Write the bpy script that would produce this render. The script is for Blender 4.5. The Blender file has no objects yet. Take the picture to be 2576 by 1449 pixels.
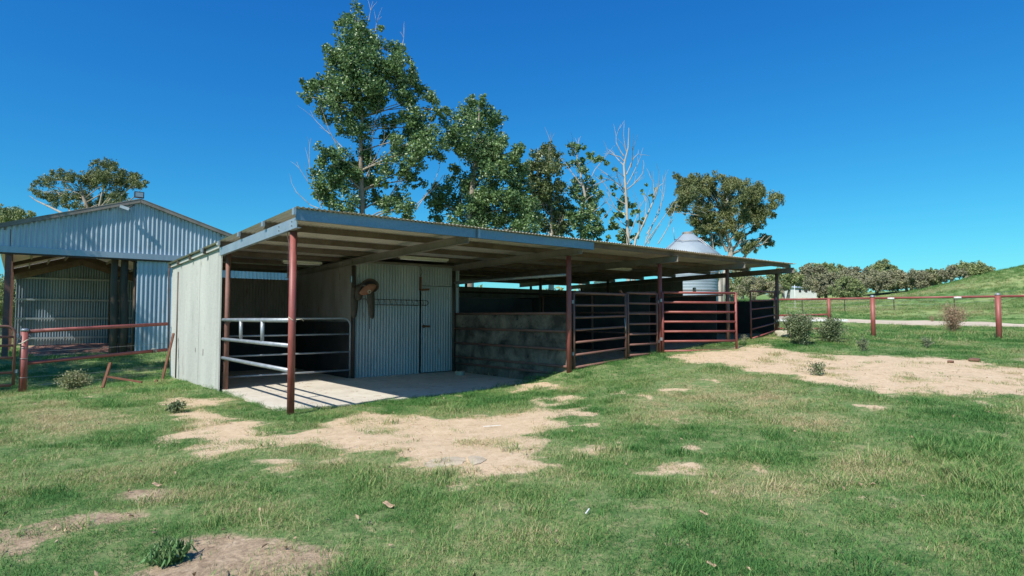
import bpy, bmesh, math, random
import numpy as np
from mathutils import Vector, Matrix
random.seed(7); np.random.seed(7)
RNG = np.random.default_rng(11)
R = math.radians
SC = bpy.context.scene
COL = SC.collection

# ------------------------------------------------------------------ camera, sky, sun, exposure
F = 1524.0            # focal length in units of a 2576 px wide picture
CAMZ = 1.41
PITCH = math.atan((795 - 724) / F)
cd = bpy.data.cameras.new('camera'); cam = bpy.data.objects.new('camera', cd); COL.objects.link(cam)
cd.sensor_width = 36; cd.lens = 36 * F / 2576; cd.clip_start = .05; cd.clip_end = 4000
cam.location = (0, 0, CAMZ); cam.rotation_euler = (R(90) + PITCH, 0, 0)
SC.camera = cam

SUN_AZ = math.atan2(-.548, -.836); SUN_EL = R(48)
w = bpy.data.worlds.new('World'); SC.world = w; w.use_nodes = True
nt = w.node_tree; nt.nodes.clear()
sky = nt.nodes.new('ShaderNodeTexSky'); sky.sky_type = 'NISHITA'; sky.sun_disc = False
sky.sun_elevation = SUN_EL; sky.sun_rotation = SUN_AZ % (2 * math.pi)
sky.air_density = 1.15; sky.dust_density = .25; sky.ozone_density = 3.0; sky.altitude = 300
bg = nt.nodes.new('ShaderNodeBackground'); bg.inputs['Strength'].default_value = .105
wo = nt.nodes.new('ShaderNodeOutputWorld')
sep = nt.nodes.new('ShaderNodeSeparateColor'); cmb = nt.nodes.new('ShaderNodeCombineColor'); nt.links.new(sky.outputs[0], sep.inputs[0])
for k_, (pw, cf) in enumerate(((1.6, .072), (1.15, .505), (.7, 1.54))):      # film response of the clear polarised blue
    p_ = nt.nodes.new('ShaderNodeMath'); p_.operation = 'POWER'; p_.inputs[1].default_value = pw; nt.links.new(sep.outputs[k_], p_.inputs[0])
    m_ = nt.nodes.new('ShaderNodeMath'); m_.operation = 'MULTIPLY'; m_.inputs[1].default_value = cf; nt.links.new(p_.outputs[0], m_.inputs[0]); nt.links.new(m_.outputs[0], cmb.inputs[k_])
nt.links.new(cmb.outputs[0], bg.inputs[0])
nt.links.new(bg.outputs[0], wo.inputs[0])
sd = bpy.data.lights.new('sun', 'SUN'); sd.energy = 4.3; sd.angle = R(.55); sd.color = (1, .95, .85)
sun = bpy.data.objects.new('sun', sd); COL.objects.link(sun)
sun.rotation_euler = Vector((.548 * math.cos(SUN_EL), .836 * math.cos(SUN_EL), -math.sin(SUN_EL))).to_track_quat('-Z', 'Y').to_euler()
sun.location = (-20, -20, 30)
SC.view_settings.view_transform = 'Standard'; SC.view_settings.look = 'None'
SC.view_settings.exposure = .50; SC.view_settings.gamma = 1; SC.view_settings.use_curve_mapping = False
SC.render.engine = 'CYCLES'

# ------------------------------------------------------------------ helpers
def px(x, y, d):
    """world point seen at picture position (x, y) of the 2576 px wide photograph at depth d (world Y)"""
    a = (x - 1288) / F; b = (724 - y) / F
    c, s = math.cos(PITCH), math.sin(PITCH)
    dy = c - b * s; dz = s + b * c
    t = d / dy
    return Vector((a * t, d, CAMZ + dz * t))

def tag(o, label=None, cat=None, group=None, kind=None):
    if label: o['label'] = label
    if cat: o['category'] = cat
    if group: o['group'] = group
    if kind: o['kind'] = kind
    return o

def empty(name, loc=(0, 0, 0), rz=0.0, label=None, cat=None, group=None):
    o = bpy.data.objects.new(name, None); COL.objects.link(o); o.empty_display_size = .2
    o.location = loc; o.rotation_euler = (0, 0, rz)
    return tag(o, label, cat, group)

def link(name, me, mat=None, parent=None):
    o = bpy.data.objects.new(name, me); COL.objects.link(o)
    if parent is not None: o.parent = parent
    if mat is not None:
        me.materials.clear(); me.materials.append(mat)
    return o

def np_mesh(name, V, Fc, smooth=False):
    """V (n,3), Fc (m,k) equal-sized faces"""
    V = np.asarray(V, dtype=np.float32); Fc = np.asarray(Fc, dtype=np.int32)
    me = bpy.data.meshes.new(name)
    me.vertices.add(len(V)); me.vertices.foreach_set('co', V.ravel())
    m, k = Fc.shape
    me.loops.add(m * k); me.loops.foreach_set('vertex_index', Fc.ravel())
    me.polygons.add(m)
    me.polygons.foreach_set('loop_start', np.arange(0, m * k, k, dtype=np.int32))
    me.polygons.foreach_set('loop_total', np.full(m, k, dtype=np.int32))
    if smooth: me.polygons.foreach_set('use_smooth', np.ones(m, dtype=bool))
    me.update(calc_edges=True); me.validate()
    return me

class MB:
    """collects simple shapes into one mesh"""
    def __init__(s): s.bm = bmesh.new()
    def box(s, lo, hi, M=None):
        x0, y0, z0 = lo; x1, y1, z1 = hi
        vs = [s.bm.verts.new(p) for p in ((x0,y0,z0),(x1,y0,z0),(x1,y1,z0),(x0,y1,z0),(x0,y0,z1),(x1,y0,z1),(x1,y1,z1),(x0,y1,z1))]
        for f in ((0,3,2,1),(4,5,6,7),(0,1,5,4),(1,2,6,5),(2,3,7,6),(3,0,4,7)): s.bm.faces.new([vs[i] for i in f])
        if M: 
            for v in vs: v.co = M @ v.co
        return s
    def beam(s, a, b, w, h, up=(0, 0, 1)):
        a = Vector(a); b = Vector(b); d = (b - a).normalized(); upv = Vector(up)
        sd_ = d.cross(upv).normalized(); u = sd_.cross(d).normalized()
        vs = []
        for p in (a, b):
            for i, j in ((-1,-1),(1,-1),(1,1),(-1,1)): vs.append(s.bm.verts.new(p + sd_ * (i * w / 2) + u * (j * h / 2)))
        for f in ((0,1,2,3),(7,6,5,4),(0,4,5,1),(1,5,6,2),(2,6,7,3),(3,7,4,0)): s.bm.faces.new([vs[i] for i in f])
        return s
    def tube(s, pts, r, n=10, cap=True):
        pts = [Vector(p) for p in pts]; rs = r if isinstance(r, (list, tuple)) else [r] * len(pts)
        rings = []; ref = None
        for i, p in enumerate(pts):
            d = (pts[min(i + 1, len(pts) - 1)] - pts[max(i - 1, 0)]).normalized()
            if ref is None: ref = d.orthogonal().normalized()
            ref = (ref - d * ref.dot(d)).normalized(); b = d.cross(ref)
            rings.append([s.bm.verts.new(p + (ref * math.cos(2*math.pi*k/n) + b * math.sin(2*math.pi*k/n)) * rs[i]) for k in range(n)])
        for i in range(len(rings) - 1):
            for k in range(n):
                f = s.bm.faces.new((rings[i][k], rings[i][(k+1) % n], rings[i+1][(k+1) % n], rings[i+1][k])); f.smooth = True
        if cap:
            s.bm.faces.new(rings[0][::-1]); s.bm.faces.new(rings[-1])
        return s
    def chan(s, a, b, w, h, t=.012, up=(0, 0, 1), flip=1):
        """C-section beam open to one side: web plus two flanges, lips"""
        a = Vector(a); b = Vector(b); d = (b - a).normalized()
        sd_ = d.cross(Vector(up)).normalized() * flip; u = Vector(up)
        s.beam(a, b, t, h, up)
        for k in (-1, 1):
            o = sd_ * (w / 2) + u * (k * (h / 2 - t / 2 - .0005))
            o2 = sd_ * (w / 2 + t / 2 + .001)
            s.beam(a + u * (k * (h / 2 - t / 2)) + o2, b + u * (k * (h / 2 - t / 2)) + o2, w, t, up)
        return s
    def build(s, name, mat, parent=None):
        me = bpy.data.meshes.new(name); s.bm.normal_update(); s.bm.to_mesh(me); s.bm.free()
        return link(name, me, mat, parent)

# ------------------------------------------------------------------ numpy noise
def _hash(ix, iy, seed):
    h = (ix.astype(np.int64) * 374761393 + iy.astype(np.int64) * 668265263 + seed * 1274126177) & 0xffffffff
    h = ((h ^ (h >> 13)) * 1274126177) & 0xffffffff
    return ((h ^ (h >> 16)) & 0xffff) / 65535.0
def vnoise(x, y, seed=0):
    ix = np.floor(x); iy = np.floor(y); fx = x - ix; fy = y - iy
    fx = fx * fx * (3 - 2 * fx); fy = fy * fy * (3 - 2 * fy)
    ix = ix.astype(np.int64); iy = iy.astype(np.int64)
    a = _hash(ix, iy, seed); b = _hash(ix + 1, iy, seed); c = _hash(ix, iy + 1, seed); d = _hash(ix + 1, iy + 1, seed)
    return (a * (1 - fx) + b * fx) * (1 - fy) + (c * (1 - fx) + d * fx) * fy
def fbm(x, y, oct=4, seed=0):
    v = 0; a = .5; t = 0
    for o in range(oct):
        v = v + a * vnoise(x * 2 ** o + 17.3 * o, y * 2 ** o - 9.1 * o, seed + o); t += a; a *= .55
    return v / t

# ------------------------------------------------------------------ materials
MATS = {}
def new_mat(name):
    m = bpy.data.materials.new(name); m.use_nodes = True; MATS[name] = m
    return m, m.node_tree, m.node_tree.nodes['Principled BSDF']
def ramp(nt, fac, stops):
    r = nt.nodes.new('ShaderNodeValToRGB'); e = r.color_ramp.elements
    while len(e) < len(stops): e.new(.5)
    for i, (p, c) in enumerate(stops): e[i].position = p; e[i].color = (*c, 1)
    nt.links.new(fac, r.inputs[0]); return r.outputs[0]
def noise(nt, scale, detail=4, rough=.6, co=None, dist=0, vscale=None):
    n = nt.nodes.new('ShaderNodeTexNoise'); n.inputs['Scale'].default_value = scale; n.inputs['Detail'].default_value = detail
    n.inputs['Roughness'].default_value = rough; n.inputs['Distortion'].default_value = dist
    src = co
    if vscale is not None:
        mp = nt.nodes.new('ShaderNodeMapping'); mp.inputs['Scale'].default_value = vscale; nt.links.new(src, mp.inputs[0]); src = mp.outputs[0]
    if src is not None: nt.links.new(src, n.inputs['Vector'])
    return n.outputs['Fac']
def objco(nt):
    t = nt.nodes.new('ShaderNodeTexCoord'); return t.outputs['Object']
def poss(nt):
    g = nt.nodes.new('ShaderNodeNewGeometry'); return g.outputs['Position']
def mix(nt, fac, a, b, mode='MIX'):
    m = nt.nodes.new('ShaderNodeMix'); m.data_type = 'RGBA'; m.blend_type = mode
    for sock, val in ((m.inputs[0], fac), (m.inputs[6], a), (m.inputs[7], b)):
        if hasattr(val, 'is_output'): nt.links.new(val, sock)
        else: sock.default_value = val if not isinstance(val, tuple) else (*val, 1)
    return m.outputs[2]
def bump(nt, bs, h, strength=.3, dist=.01):
    b = nt.nodes.new('ShaderNodeBump'); b.inputs['Strength'].default_value = strength; b.inputs['Distance'].default_value = dist
    nt.links.new(h, b.inputs['Height']); nt.links.new(b.outputs[0], bs.inputs['Normal'])
def worn(name, c1, c2, c3=None, rough=.6, metal=0.0, scale=4, vscale=(1, 1, 1), fine=60, bstr=.15, spread=(.35, .65)):
    """paint / metal / timber with large tone changes, a worn second colour and fine grain"""
    m, nt, bs = new_mat(name); co = objco(nt)
    n1 = noise(nt, scale, 5, .65, co, .3, vscale)
    c = ramp(nt, n1, [(spread[0], c1), (spread[1], c2)])
    if c3 is not None:
        n2 = noise(nt, scale * 5, 6, .7, co, .5, vscale)
        f = ramp(nt, n2, [(.60, (0, 0, 0)), (.70, (1, 1, 1))])
        c = mix(nt, f, c, c3)
    n3 = noise(nt, fine, 3, .6, co)
    g = ramp(nt, n3, [(.3, (.82, .82, .82)), (.7, (1.12, 1.12, 1.12))])
    c = mix(nt, 1.0, c, g, 'MULTIPLY')
    nt.links.new(c, bs.inputs['Base Color'])
    bs.inputs['Metallic'].default_value = metal
    rr = nt.nodes.new('ShaderNodeMapRange'); rr.inputs[3].default_value = max(.05, rough - .12); rr.inputs[4].default_value = min(1, rough + .12)
    nt.links.new(n1, rr.inputs[0]); nt.links.new(rr.outputs[0], bs.inputs['Roughness'])
    if bstr: bump(nt, bs, n3, bstr, .002)
    return m
worn('galv', (.34, .40, .46), (.42, .49, .55), (.30, .31, .32), .42, .5, 2.5, (1, 1, .35))
worn('galv_roof', (.56, .52, .46), (.66, .61, .54), (.46, .38, .30), .55, .1, 1.6, (1, .3, 1))
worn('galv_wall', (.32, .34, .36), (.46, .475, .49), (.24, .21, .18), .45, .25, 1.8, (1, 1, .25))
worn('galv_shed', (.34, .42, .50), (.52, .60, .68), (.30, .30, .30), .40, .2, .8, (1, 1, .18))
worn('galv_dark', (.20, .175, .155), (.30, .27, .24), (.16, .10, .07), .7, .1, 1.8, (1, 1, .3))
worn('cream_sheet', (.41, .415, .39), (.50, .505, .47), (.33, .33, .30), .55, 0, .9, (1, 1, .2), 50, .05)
worn('red_paint', (.25, .062, .050), (.33, .10, .085), (.17, .055, .04), .50, 0, 3, (1, 1, 1), 90, .2)
worn('red_shade_brown', (.16, .078, .060), (.24, .11, .085), (.10, .045, .03), .65, 0, 4, (1, 1, 1), 90, .25)  # browner copy of the red paint, shade put into its colour
worn('rust', (.12, .045, .025), (.20, .08, .045), (.07, .035, .025), .85, 0, 8, (1, 1, 1), 120, .5)
worn('brown_steel', (.055, .04, .032), (.09, .062, .045), (.12, .05, .03), .6, .1, 4)
worn('grey_pipe', (.27, .30, .33), (.38, .41, .44), (.30, .17, .12), .45, .35, 5)
worn('purlin_steel', (.11, .08, .06), (.18, .14, .11), (.16, .08, .05), .7, .1, 3)
worn('fascia_sky_tint', (.17, .25, .34), (.24, .33, .42), (.26, .27, .28), .38, .6, 2.5, (.3, 1, 1))  # blue of the reflected sky is put into the base colour
worn('rubber_shade_black', (.018, .019, .021), (.045, .044, .043), (.08, .072, .06), .75, 0, 2)  # black lining; its colour also carries the deep shade of the stalls
worn('stained_board', (.045, .037, .03), (.29, .24, .19), (.02, .02, .02), .85, 0, 1.6, (1, 1, 1), 40, .2, (.38, .66))
worn('timber_pole', (.085, .055, .035), (.15, .10, .065), (.05, .035, .025), .9, 0, 3, (1, 1, .15), 60, .8)
worn('bark', (.20, .16, .12), (.36, .31, .25), (.12, .09, .07), .9, 0, 3, (1, 1, .3), 40, .8)
worn('bark_pale', (.33, .29, .24), (.52, .47, .40), (.34, .20, .12), .85, 0, 2.5, (1, 1, .3), 40, .5)
worn('twig', (.30, .26, .22), (.45, .41, .36), None, .9, 0, 6)
worn('white_paint', (.72, .72, .70), (.80, .80, .78), (.55, .52, .47), .6, 0, 4)
worn('stone', (.38, .34, .26), (.50, .45, .35), (.22, .20, .17), .95, 0, 6, (1, 1, 1), 60, .8)
worn('brown_leather', (.05, .032, .022), (.09, .058, .038), (.03, .02, .015), .5, 0, 8)
worn('tan_leather', (.30, .11, .065), (.38, .16, .10), (.24, .10, .06), .55, 0, 8)
worn('rope', (.45, .40, .30), (.58, .53, .42), None, .95, 0, 30)
worn('plastic_white', (.75, .75, .72), (.8, .8, .78), None, .4, 0, 4)
worn('batten', (.62, .60, .50), (.72, .70, .60), None, .5, 0, 3)
worn('wire', (.30, .30, .30), (.42, .42, .42), None, .5, .5, 9)
worn('black_box', (.03, .03, .032), (.06, .06, .06), None, .5, 0, 5)
worn('far_wall', (.60, .62, .60), (.72, .73, .70), (.5, .48, .42), .8, 0, .5)
worn('far_roof', (.28, .36, .42), (.36, .44, .50), None, .6, 0, .5)
worn('dung', (.14, .07, .045), (.22, .12, .08), None, .95, 0, 12, (1, 1, 1), 40, .9)
worn('dead_leaf', (.34, .22, .14), (.52, .38, .26), (.2, .11, .07), .9, 0, 7)

def concrete():
    m, nt, bs = new_mat('concrete'); co = objco(nt)
    c = ramp(nt, noise(nt, 1.3, 6, .65, co, .4), [(.3, (.50, .45, .38)), (.6, (.62, .57, .49))])
    d = ramp(nt, noise(nt, 5, 6, .7, co, .8), [(.56, (1, 1, 1)), (.72, (.62, .55, .48))])
    c = mix(nt, 1.0, c, d, 'MULTIPLY')
    n3 = noise(nt, 70, 3, .6, co)
    c = mix(nt, 1.0, c, ramp(nt, n3, [(.3, (.88, .88, .88)), (.7, (1.08, 1.08, 1.08))]), 'MULTIPLY')
    nt.links.new(c, bs.inputs['Base Color']); bs.inputs['Roughness'].default_value = .9
    bump(nt, bs, n3, .25, .004)
concrete()

def leafmat(name, stops, rough=.45, trans=.25, scale=1.2, spec=.5):
    m, nt, bs = new_mat(name); g = poss(nt)
    oi = nt.nodes.new('ShaderNodeNewGeometry').outputs['Random Per Island']
    n = noise(nt, scale, 4, .6, g)
    add = nt.nodes.new('ShaderNodeMath'); add.operation = 'ADD'; nt.links.new(n, add.inputs[0])
    mul = nt.nodes.new('ShaderNodeMath'); mul.operation = 'MULTIPLY_ADD'; nt.links.new(oi, mul.inputs[0]); mul.inputs[1].default_value = .5; mul.inputs[2].default_value = -.25
    nt.links.new(mul.outputs[0], add.inputs[1])
    c = ramp(nt, add.outputs[0], stops)
    nt.links.new(c, bs.inputs['Base Color']); bs.inputs['Roughness'].default_value = rough
    bs.inputs['Specular IOR Level'].default_value = spec
    tr = nt.nodes.new('ShaderNodeBsdfTranslucent'); nt.links.new(c, tr.inputs[0])
    ms = nt.nodes.new('ShaderNodeMixShader'); ms.inputs[0].default_value = trans
    out = nt.nodes['Material Output']
    nt.links.new(bs.outputs[0], ms.inputs[1]); nt.links.new(tr.outputs[0], ms.inputs[2]); nt.links.new(ms.outputs[0], out.inputs[0])
    return m
leafmat('poplar_leaf', [(.2, (.055, .11, .04)), (.45, (.11, .20, .06)), (.65, (.18, .29, .09)), (.85, (.28, .35, .19))], .42, .22, .9, .7)  # palest stop puts glints on the leaves into their colour
leafmat('poplar_leaf_thin', [(.2, (.06, .10, .038)), (.5, (.12, .165, .06)), (.7, (.18, .23, .085)), (.92, (.26, .22, .11))], .4, .25, .9, .6)
leafmat('gum_leaf', [(.2, (.09, .12, .05)), (.45, (.17, .20, .075)), (.65, (.24, .28, .10)), (.88, (.30, .25, .12))], .5, .2, .7)
leafmat('gum_far', [(.2, (.15, .20, .09)), (.5, (.25, .30, .12)), (.75, (.34, .37, .15)), (.9, (.32, .26, .16))], .6, .15, .25)
leafmat('gum_far_brown', [(.2, (.18, .17, .12)), (.5, (.27, .26, .16)), (.75, (.33, .34, .17)), (.9, (.34, .25, .18))], .6, .15, .25)
leafmat('shrub_leaf', [(.2, (.08, .12, .055)), (.5, (.17, .22, .10)), (.8, (.30, .33, .18))], .5, .25, 5)
leafmat('shrub_pale', [(.2, (.15, .18, .07)), (.5, (.30, .32, .15)), (.8, (.42, .38, .24))], .6, .25, 6)
leafmat('clump_leaf', [(.2, (.07, .20, .06)), (.5, (.14, .30, .10)), (.8, (.30, .40, .18))], .6, .3, 6)
leafmat('dry_twig', [(.2, (.24, .15, .09)), (.5, (.40, .27, .18)), (.8, (.50, .38, .26))], .8, .2, 6)

def grass_mat():
    m, nt, bs = new_mat('grass_blade'); g = poss(nt)
    isl = nt.nodes.new('ShaderNodeNewGeometry').outputs['Random Per Island']
    at = nt.nodes.new('ShaderNodeAttribute'); at.attribute_type = 'INSTANCER'; at.attribute_name = 'dry'
    big = noise(nt, .55, 5, .65, g, .3)
    def math_(op, a, b, c=None):
        n = nt.nodes.new('ShaderNodeMath'); n.operation = op
        for i, v in enumerate((a, b, c)):
            if v is None: continue
            if hasattr(v, 'is_output'): nt.links.new(v, n.inputs[i])
            else: n.inputs[i].default_value = v
        return n.outputs[0]
    v = math_('MULTIPLY_ADD', big, .9, -.20)
    v = math_('ADD', v, math_('MULTIPLY', at.outputs['Fac'], .55))
    v = math_('ADD', v, math_('MULTIPLY_ADD', isl, .62, -.27))
    c = ramp(nt, v, [(.05, (.052, .16, .040)), (.30, (.115, .265, .068)), (.50, (.20, .345, .10)), (.70, (.38, .38, .165)), (.92, (.58, .46, .28))])
    nt.links.new(c, bs.inputs['Base Color']); bs.inputs['Roughness'].default_value = .6; bs.inputs['Specular IOR Level'].default_value = .2
    tr = nt.nodes.new('ShaderNodeBsdfTranslucent'); nt.links.new(c, tr.inputs[0])
    ms = nt.nodes.new('ShaderNodeMixShader'); ms.inputs[0].default_value = .3
    nt.links.new(bs.outputs[0], ms.inputs[1]); nt.links.new(tr.outputs[0], ms.inputs[2]); nt.links.new(ms.outputs[0], nt.nodes['Material Output'].inputs[0])
grass_mat()

def ground_mat():
    m, nt, bs = new_mat('ground_soil_grass'); g = poss(nt)
    def att(n):
        a = nt.nodes.new('ShaderNodeAttribute'); a.attribute_name = n; return a.outputs['Fac']
    n1 = noise(nt, .5, 6, .65, g, .3); n2 = noise(nt, 7, 6, .7, g, .4); n3 = noise(nt, 130, 4, .7, g); n4 = noise(nt, 28, 5, .75, g, 1.0)
    sand = ramp(nt, n2, [(.3, (.52, .39, .25)), (.55, (.63, .48, .32)), (.75, (.68, .545, .385))])
    sand = mix(nt, 1.0, sand, ramp(nt, n3, [(.3, (.72, .70, .66)), (.5, (1, 1, 1)), (.72, (1.18, 1.18, 1.18))]), 'MULTIPLY')
    sand = mix(nt, 1.0, sand, ramp(nt, n4, [(.34, (.55, .48, .42)), (.44, (1, 1, 1))]), 'MULTIPLY')
    dirt = ramp(nt, n2, [(.3, (.27, .19, .125)), (.55, (.43, .32, .215)), (.75, (.56, .44, .31))])
    dirt = mix(nt, 1.0, dirt, ramp(nt, n4, [(.3, (.5, .5, .5)), (.6, (1.15, 1.15, 1.15))]), 'MULTIPLY')
    turf = ramp(nt, n2, [(.3, (.085, .17, .055)), (.5, (.17, .24, .09)), (.7, (.36, .32, .18))])
    turf = mix(nt, 1.0, turf, ramp(nt, n4, [(.3, (.55, .6, .55)), (.65, (1.25, 1.2, 1.2))]), 'MULTIPLY')
    far = ramp(nt, noise(nt, .09, 6, .7, g, .6), [(.28, (.10, .20, .065)), (.45, (.17, .27, .09)), (.60, (.27, .33, .13)), (.78, (.40, .38, .20))])
    far = mix(nt, 1.0, far, ramp(nt, noise(nt, 1.3, 6, .75, g, .5), [(.3, (.6, .64, .6)), (.65, (1.3, 1.25, 1.2))]), 'MULTIPLY')
    c = mix(nt, att('far'), turf, far)
    def edge(a):
        mm = nt.nodes.new('ShaderNodeMath'); mm.operation = 'MULTIPLY_ADD'; nt.links.new(n4, mm.inputs[0]); mm.inputs[1].default_value = .75
        nt.links.new(a, mm.inputs[2])
        return ramp(nt, mm.outputs[0], [(.70, (0, 0, 0)), (.98, (1, 1, 1))])
    c = mix(nt, edge(att('bare')), c, sand)
    c = mix(nt, edge(att('dirt')), c, dirt)
    nt.links.new(c, bs.inputs['Base Color']); bs.inputs['Roughness'].default_value = .95; bs.inputs['Specular IOR Level'].default_value = .2
    ad = nt.nodes.new('ShaderNodeMath'); ad.operation = 'ADD'; nt.links.new(n4, ad.inputs[0]); nt.links.new(n3, ad.inputs[1])
    bump(nt, bs, ad.outputs[0], .6, .012)
ground_mat()

# ------------------------------------------------------------------ building frame (u along the front, v towards the back)
UX, UY = .774, .633
THETA = math.atan2(UY, UX)
ORG = Vector((-3.19, 8.8, 0))
def W(u, v, z=0.0): return Vector((ORG.x + UX * u - UY * v, ORG.y + UY * u + UX * v, z))
def to_uv(X, Y):
    dx = X - ORG.x; dy = Y - ORG.y
    return dx * UX + dy * UY, -dx * UY + dy * UX

# ------------------------------------------------------------------ terrain
CP = [(0,0,0),(-4,2,-.04),(4,2,.03),(0,4,0),(-5,5,-.06),(5,5,.10),(-2,6.5,-.02),(2,7,.05),(-8,9,-.08),
      (7.7,9.1,.30),(5.2,10.6,.38),(3,8.5,.14),(1.2,9.8,.12),(12,12,.5),
      (-10.3,12.8,-.19),(-8.7,15.5,-.12),(-5.62,11.76,-.02),(-16,16,-.22),(-12.6,22.5,.10),(-17,20,.05),(-32,39,-.5),(-24,42,-.45),(-24,24,-.3),
      (-3,24,.2),(3,26,.6),(8.7,30,.85),(-8,26,.1),
      (12.26,20.6,.69),(15,18.7,.71),(19,16,.72),(10,16,.68),
      (20,47,1.2),(26,43,1.08),(33,37.5,.9),(28.5,35,.85),(34,27,.75),(45,31,1.2),(60,24,1.4),(28,30,.75),(75,30,4),(100,40,8),
      (20,70,2.5),(0,70,1.5),(0,150,4),(-60,150,1),(-100,60,-1),(-40,70,-.8),
      (0,-20,-.3),(-30,-10,-.5),(30,-10,.8),(60,0,2.0),(-60,20,-1),(0,-80,-1),(-80,-60,-2),(80,-60,2)]
for u, v, z in ((0,0,-.01),(1.3,.2,-.01),(2.6,.2,0),(3.6,.15,.03),(4.3,.15,.07),(4.8,.2,.10),(5.3,.15,.2),(5.72,0,.30),(7.2,0,.43),(8.55,0,.55),(10,0,.63),(11.4,0,.69),(12.7,0,.76),(14.2,0,.90),
                (7,4,.42),(10,4,.6),(13,4,.78),(7,8,.42),(10,8,.6),(14,8,.85),(0,4,-.02),(0,9,-.12),(-1,2,-.03)):
    p = W(u, v); CP.append((p.x, p.y, z))
for X_, prof_ in ((1970, ((55,788),(70,772),(100,755),(150,738))), (2200, ((55,786),(70,772),(100,757),(150,744))), (2295, ((55,782),(70,765),(90,740),(110,734),(150,741))),
                 (2400, ((50,793),(65,765),(85,722),(95,708),(110,712),(150,730))), (2576, ((45,790),(60,745),(75,697),(85,674),(100,676),(150,705))), (2800, ((45,770),(60,710),(80,630),(100,612),(150,650)))):
    for d_, y_ in prof_: CP.append(((X_ - 1288) / F * d_, d_, CAMZ + (795 - y_) * d_ / F))
CP = np.array(CP, float)
def _tps(d2): return d2 * np.log(d2 + 1e-9)
def fit_tps():
    P = CP[:, :2] / 10; n = len(P)
    d2 = ((P[:, None] - P[None]) ** 2).sum(-1)
    K = _tps(d2) + np.eye(n) * .004
    A = np.zeros((n + 3, n + 3)); A[:n, :n] = K; A[:n, n] = 1; A[:n, n+1:] = P; A[n, :n] = 1; A[n+1:, :n] = P.T
    return np.linalg.solve(A, np.concatenate([CP[:, 2], np.zeros(3)]))
TW = fit_tps()
def h_base(X, Y):
    X = np.asarray(X, float); Y = np.asarray(Y, float); sh = X.shape
    q = np.stack([X.ravel(), Y.ravel()], 1) / 10; out = np.empty(len(q)); P = CP[:, :2] / 10; n = len(P)
    for i in range(0, len(q), 20000):
        c = q[i:i+20000]; d2 = ((c[:, None] - P[None]) ** 2).sum(-1)
        out[i:i+20000] = _tps(d2) @ TW[:n] + TW[n] + c @ TW[n+1:]
    out = out.reshape(sh)
    far = np.clip((np.hypot(X, Y) - 170) / 130, 0, 1)
    return out * (1 - far) + (5.5 + 3 * fbm(X / 120, Y / 120, 3, 5)) * far
def height(X, Y):
    X = np.asarray(X, float); Y = np.asarray(Y, float)
    z = h_base(X, Y) + (fbm(X / .9, Y / .9, 3, 3) - .5) * .05 + (fbm(X / .22, Y / .22, 2, 8) - .5) * .018
    u, v = to_uv(X, Y)
    # far ripples of the paddock
    r = np.hypot(X, Y); z = z + (fbm(X / 6, Y / 6, 4, 21) - .5) * np.clip((r - 25) / 40, 0, 1) * .8
    ins = (u > -.03) & (u < 5.74) & (v > .42) & (v < 8.9)
    z = np.where(ins, np.minimum(z, -.08), z)
    return z
def hz(x, y): return float(height(np.array([x]), np.array([y]))[0])

# regions of bare ground, drawn on the ground as it lies
def poly_sd(x, y, poly):
    p = np.array(poly, float); q = np.roll(p, -1, 0); d = np.full(x.shape, 1e9); ins = np.zeros(x.shape, bool)
    for (ax, ay), (bx, by) in zip(p, q):
        ex, ey = bx - ax, by - ay; t = np.clip(((x - ax) * ex + (y - ay) * ey) / (ex * ex + ey * ey + 1e-9), 0, 1)
        d = np.minimum(d, np.hypot(x - ax - t * ex, (y - ay - t * ey)))
        c = ((ay > y) != (by > y)) & (x < (bx - ax) * (y - ay) / (by - ay + 1e-9) + ax); ins ^= c
    return np.where(ins, d, -d)
def ground_poly(pts):
    """outline given as picture positions -> outline in metres on the terrain"""
    out = []
    for x, y in pts:
        d = 6.0
        lo, hi = 2.0, 80.0
        for _ in range(28):
            mid = (lo + hi) / 2; p = px(x, y, mid)
            if p.z > float(h_base(np.array([p.x]), np.array([p.y]))[0]): lo = mid
            else: hi = mid
        p = px(x, y, lo); out.append((p.x, p.y))
    return out
SAND = [ground_poly(p) for p in (
    [(450,1035),(462,1105),(555,1140),(640,1130),(740,1122),(870,1130),(960,1130),(1050,1155),(1080,1188),(1200,1216),(1290,1202),(1350,1155),(1390,1100),(1450,1062),(1520,1042),(1440,1030),(1360,1026),(1240,1046),(1120,1054),(1040,1042),(930,1037),(870,1050),(800,1080),(700,1090),(620,1078),(540,1045)],
    [(430,1004),(545,1000),(575,1018),(500,1036),(415,1032)],
    [(1285,966),(1390,960),(1405,973),(1300,986)],
    [(1690,896),(1850,880),(1870,868),(1910,866),(1975,880),(2060,892),(2300,897),(2420,905),(2640,940),(2640,990),(2400,998),(2200,985),(2050,958),(1900,937),(1760,908)],
    )]
SAND_SOFT = [ground_poly(p) for p in (
    [(1360,1095),(1480,1090),(1520,1110),(1400,1120)], [(1600,990),(1680,985),(1690,1003),(1620,1010)], [(1870,1158),(1920,1150),(1950,1168),(1900,1180)], [(1440,1140),(1500,1135),(1510,1160),(1450,1165)],
    [(1420,1060),(1560,1050),(1600,1085),(1440,1110)], [(1330,1000),(1480,1000),(1500,1030),(1350,1030)], [(640,1150),(760,1140),(800,1180),(660,1190)], [(900,1130),(1040,1130),(1060,1180),(930,1170)],
    [(1790,950),(1830,945),(1840,970),(1800,975)],
    [(1560,1052),(1680,1040),(1700,1052),(1580,1064)], [(2380,1290),(2440,1285),(2460,1310),(2400,1320)])]
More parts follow.
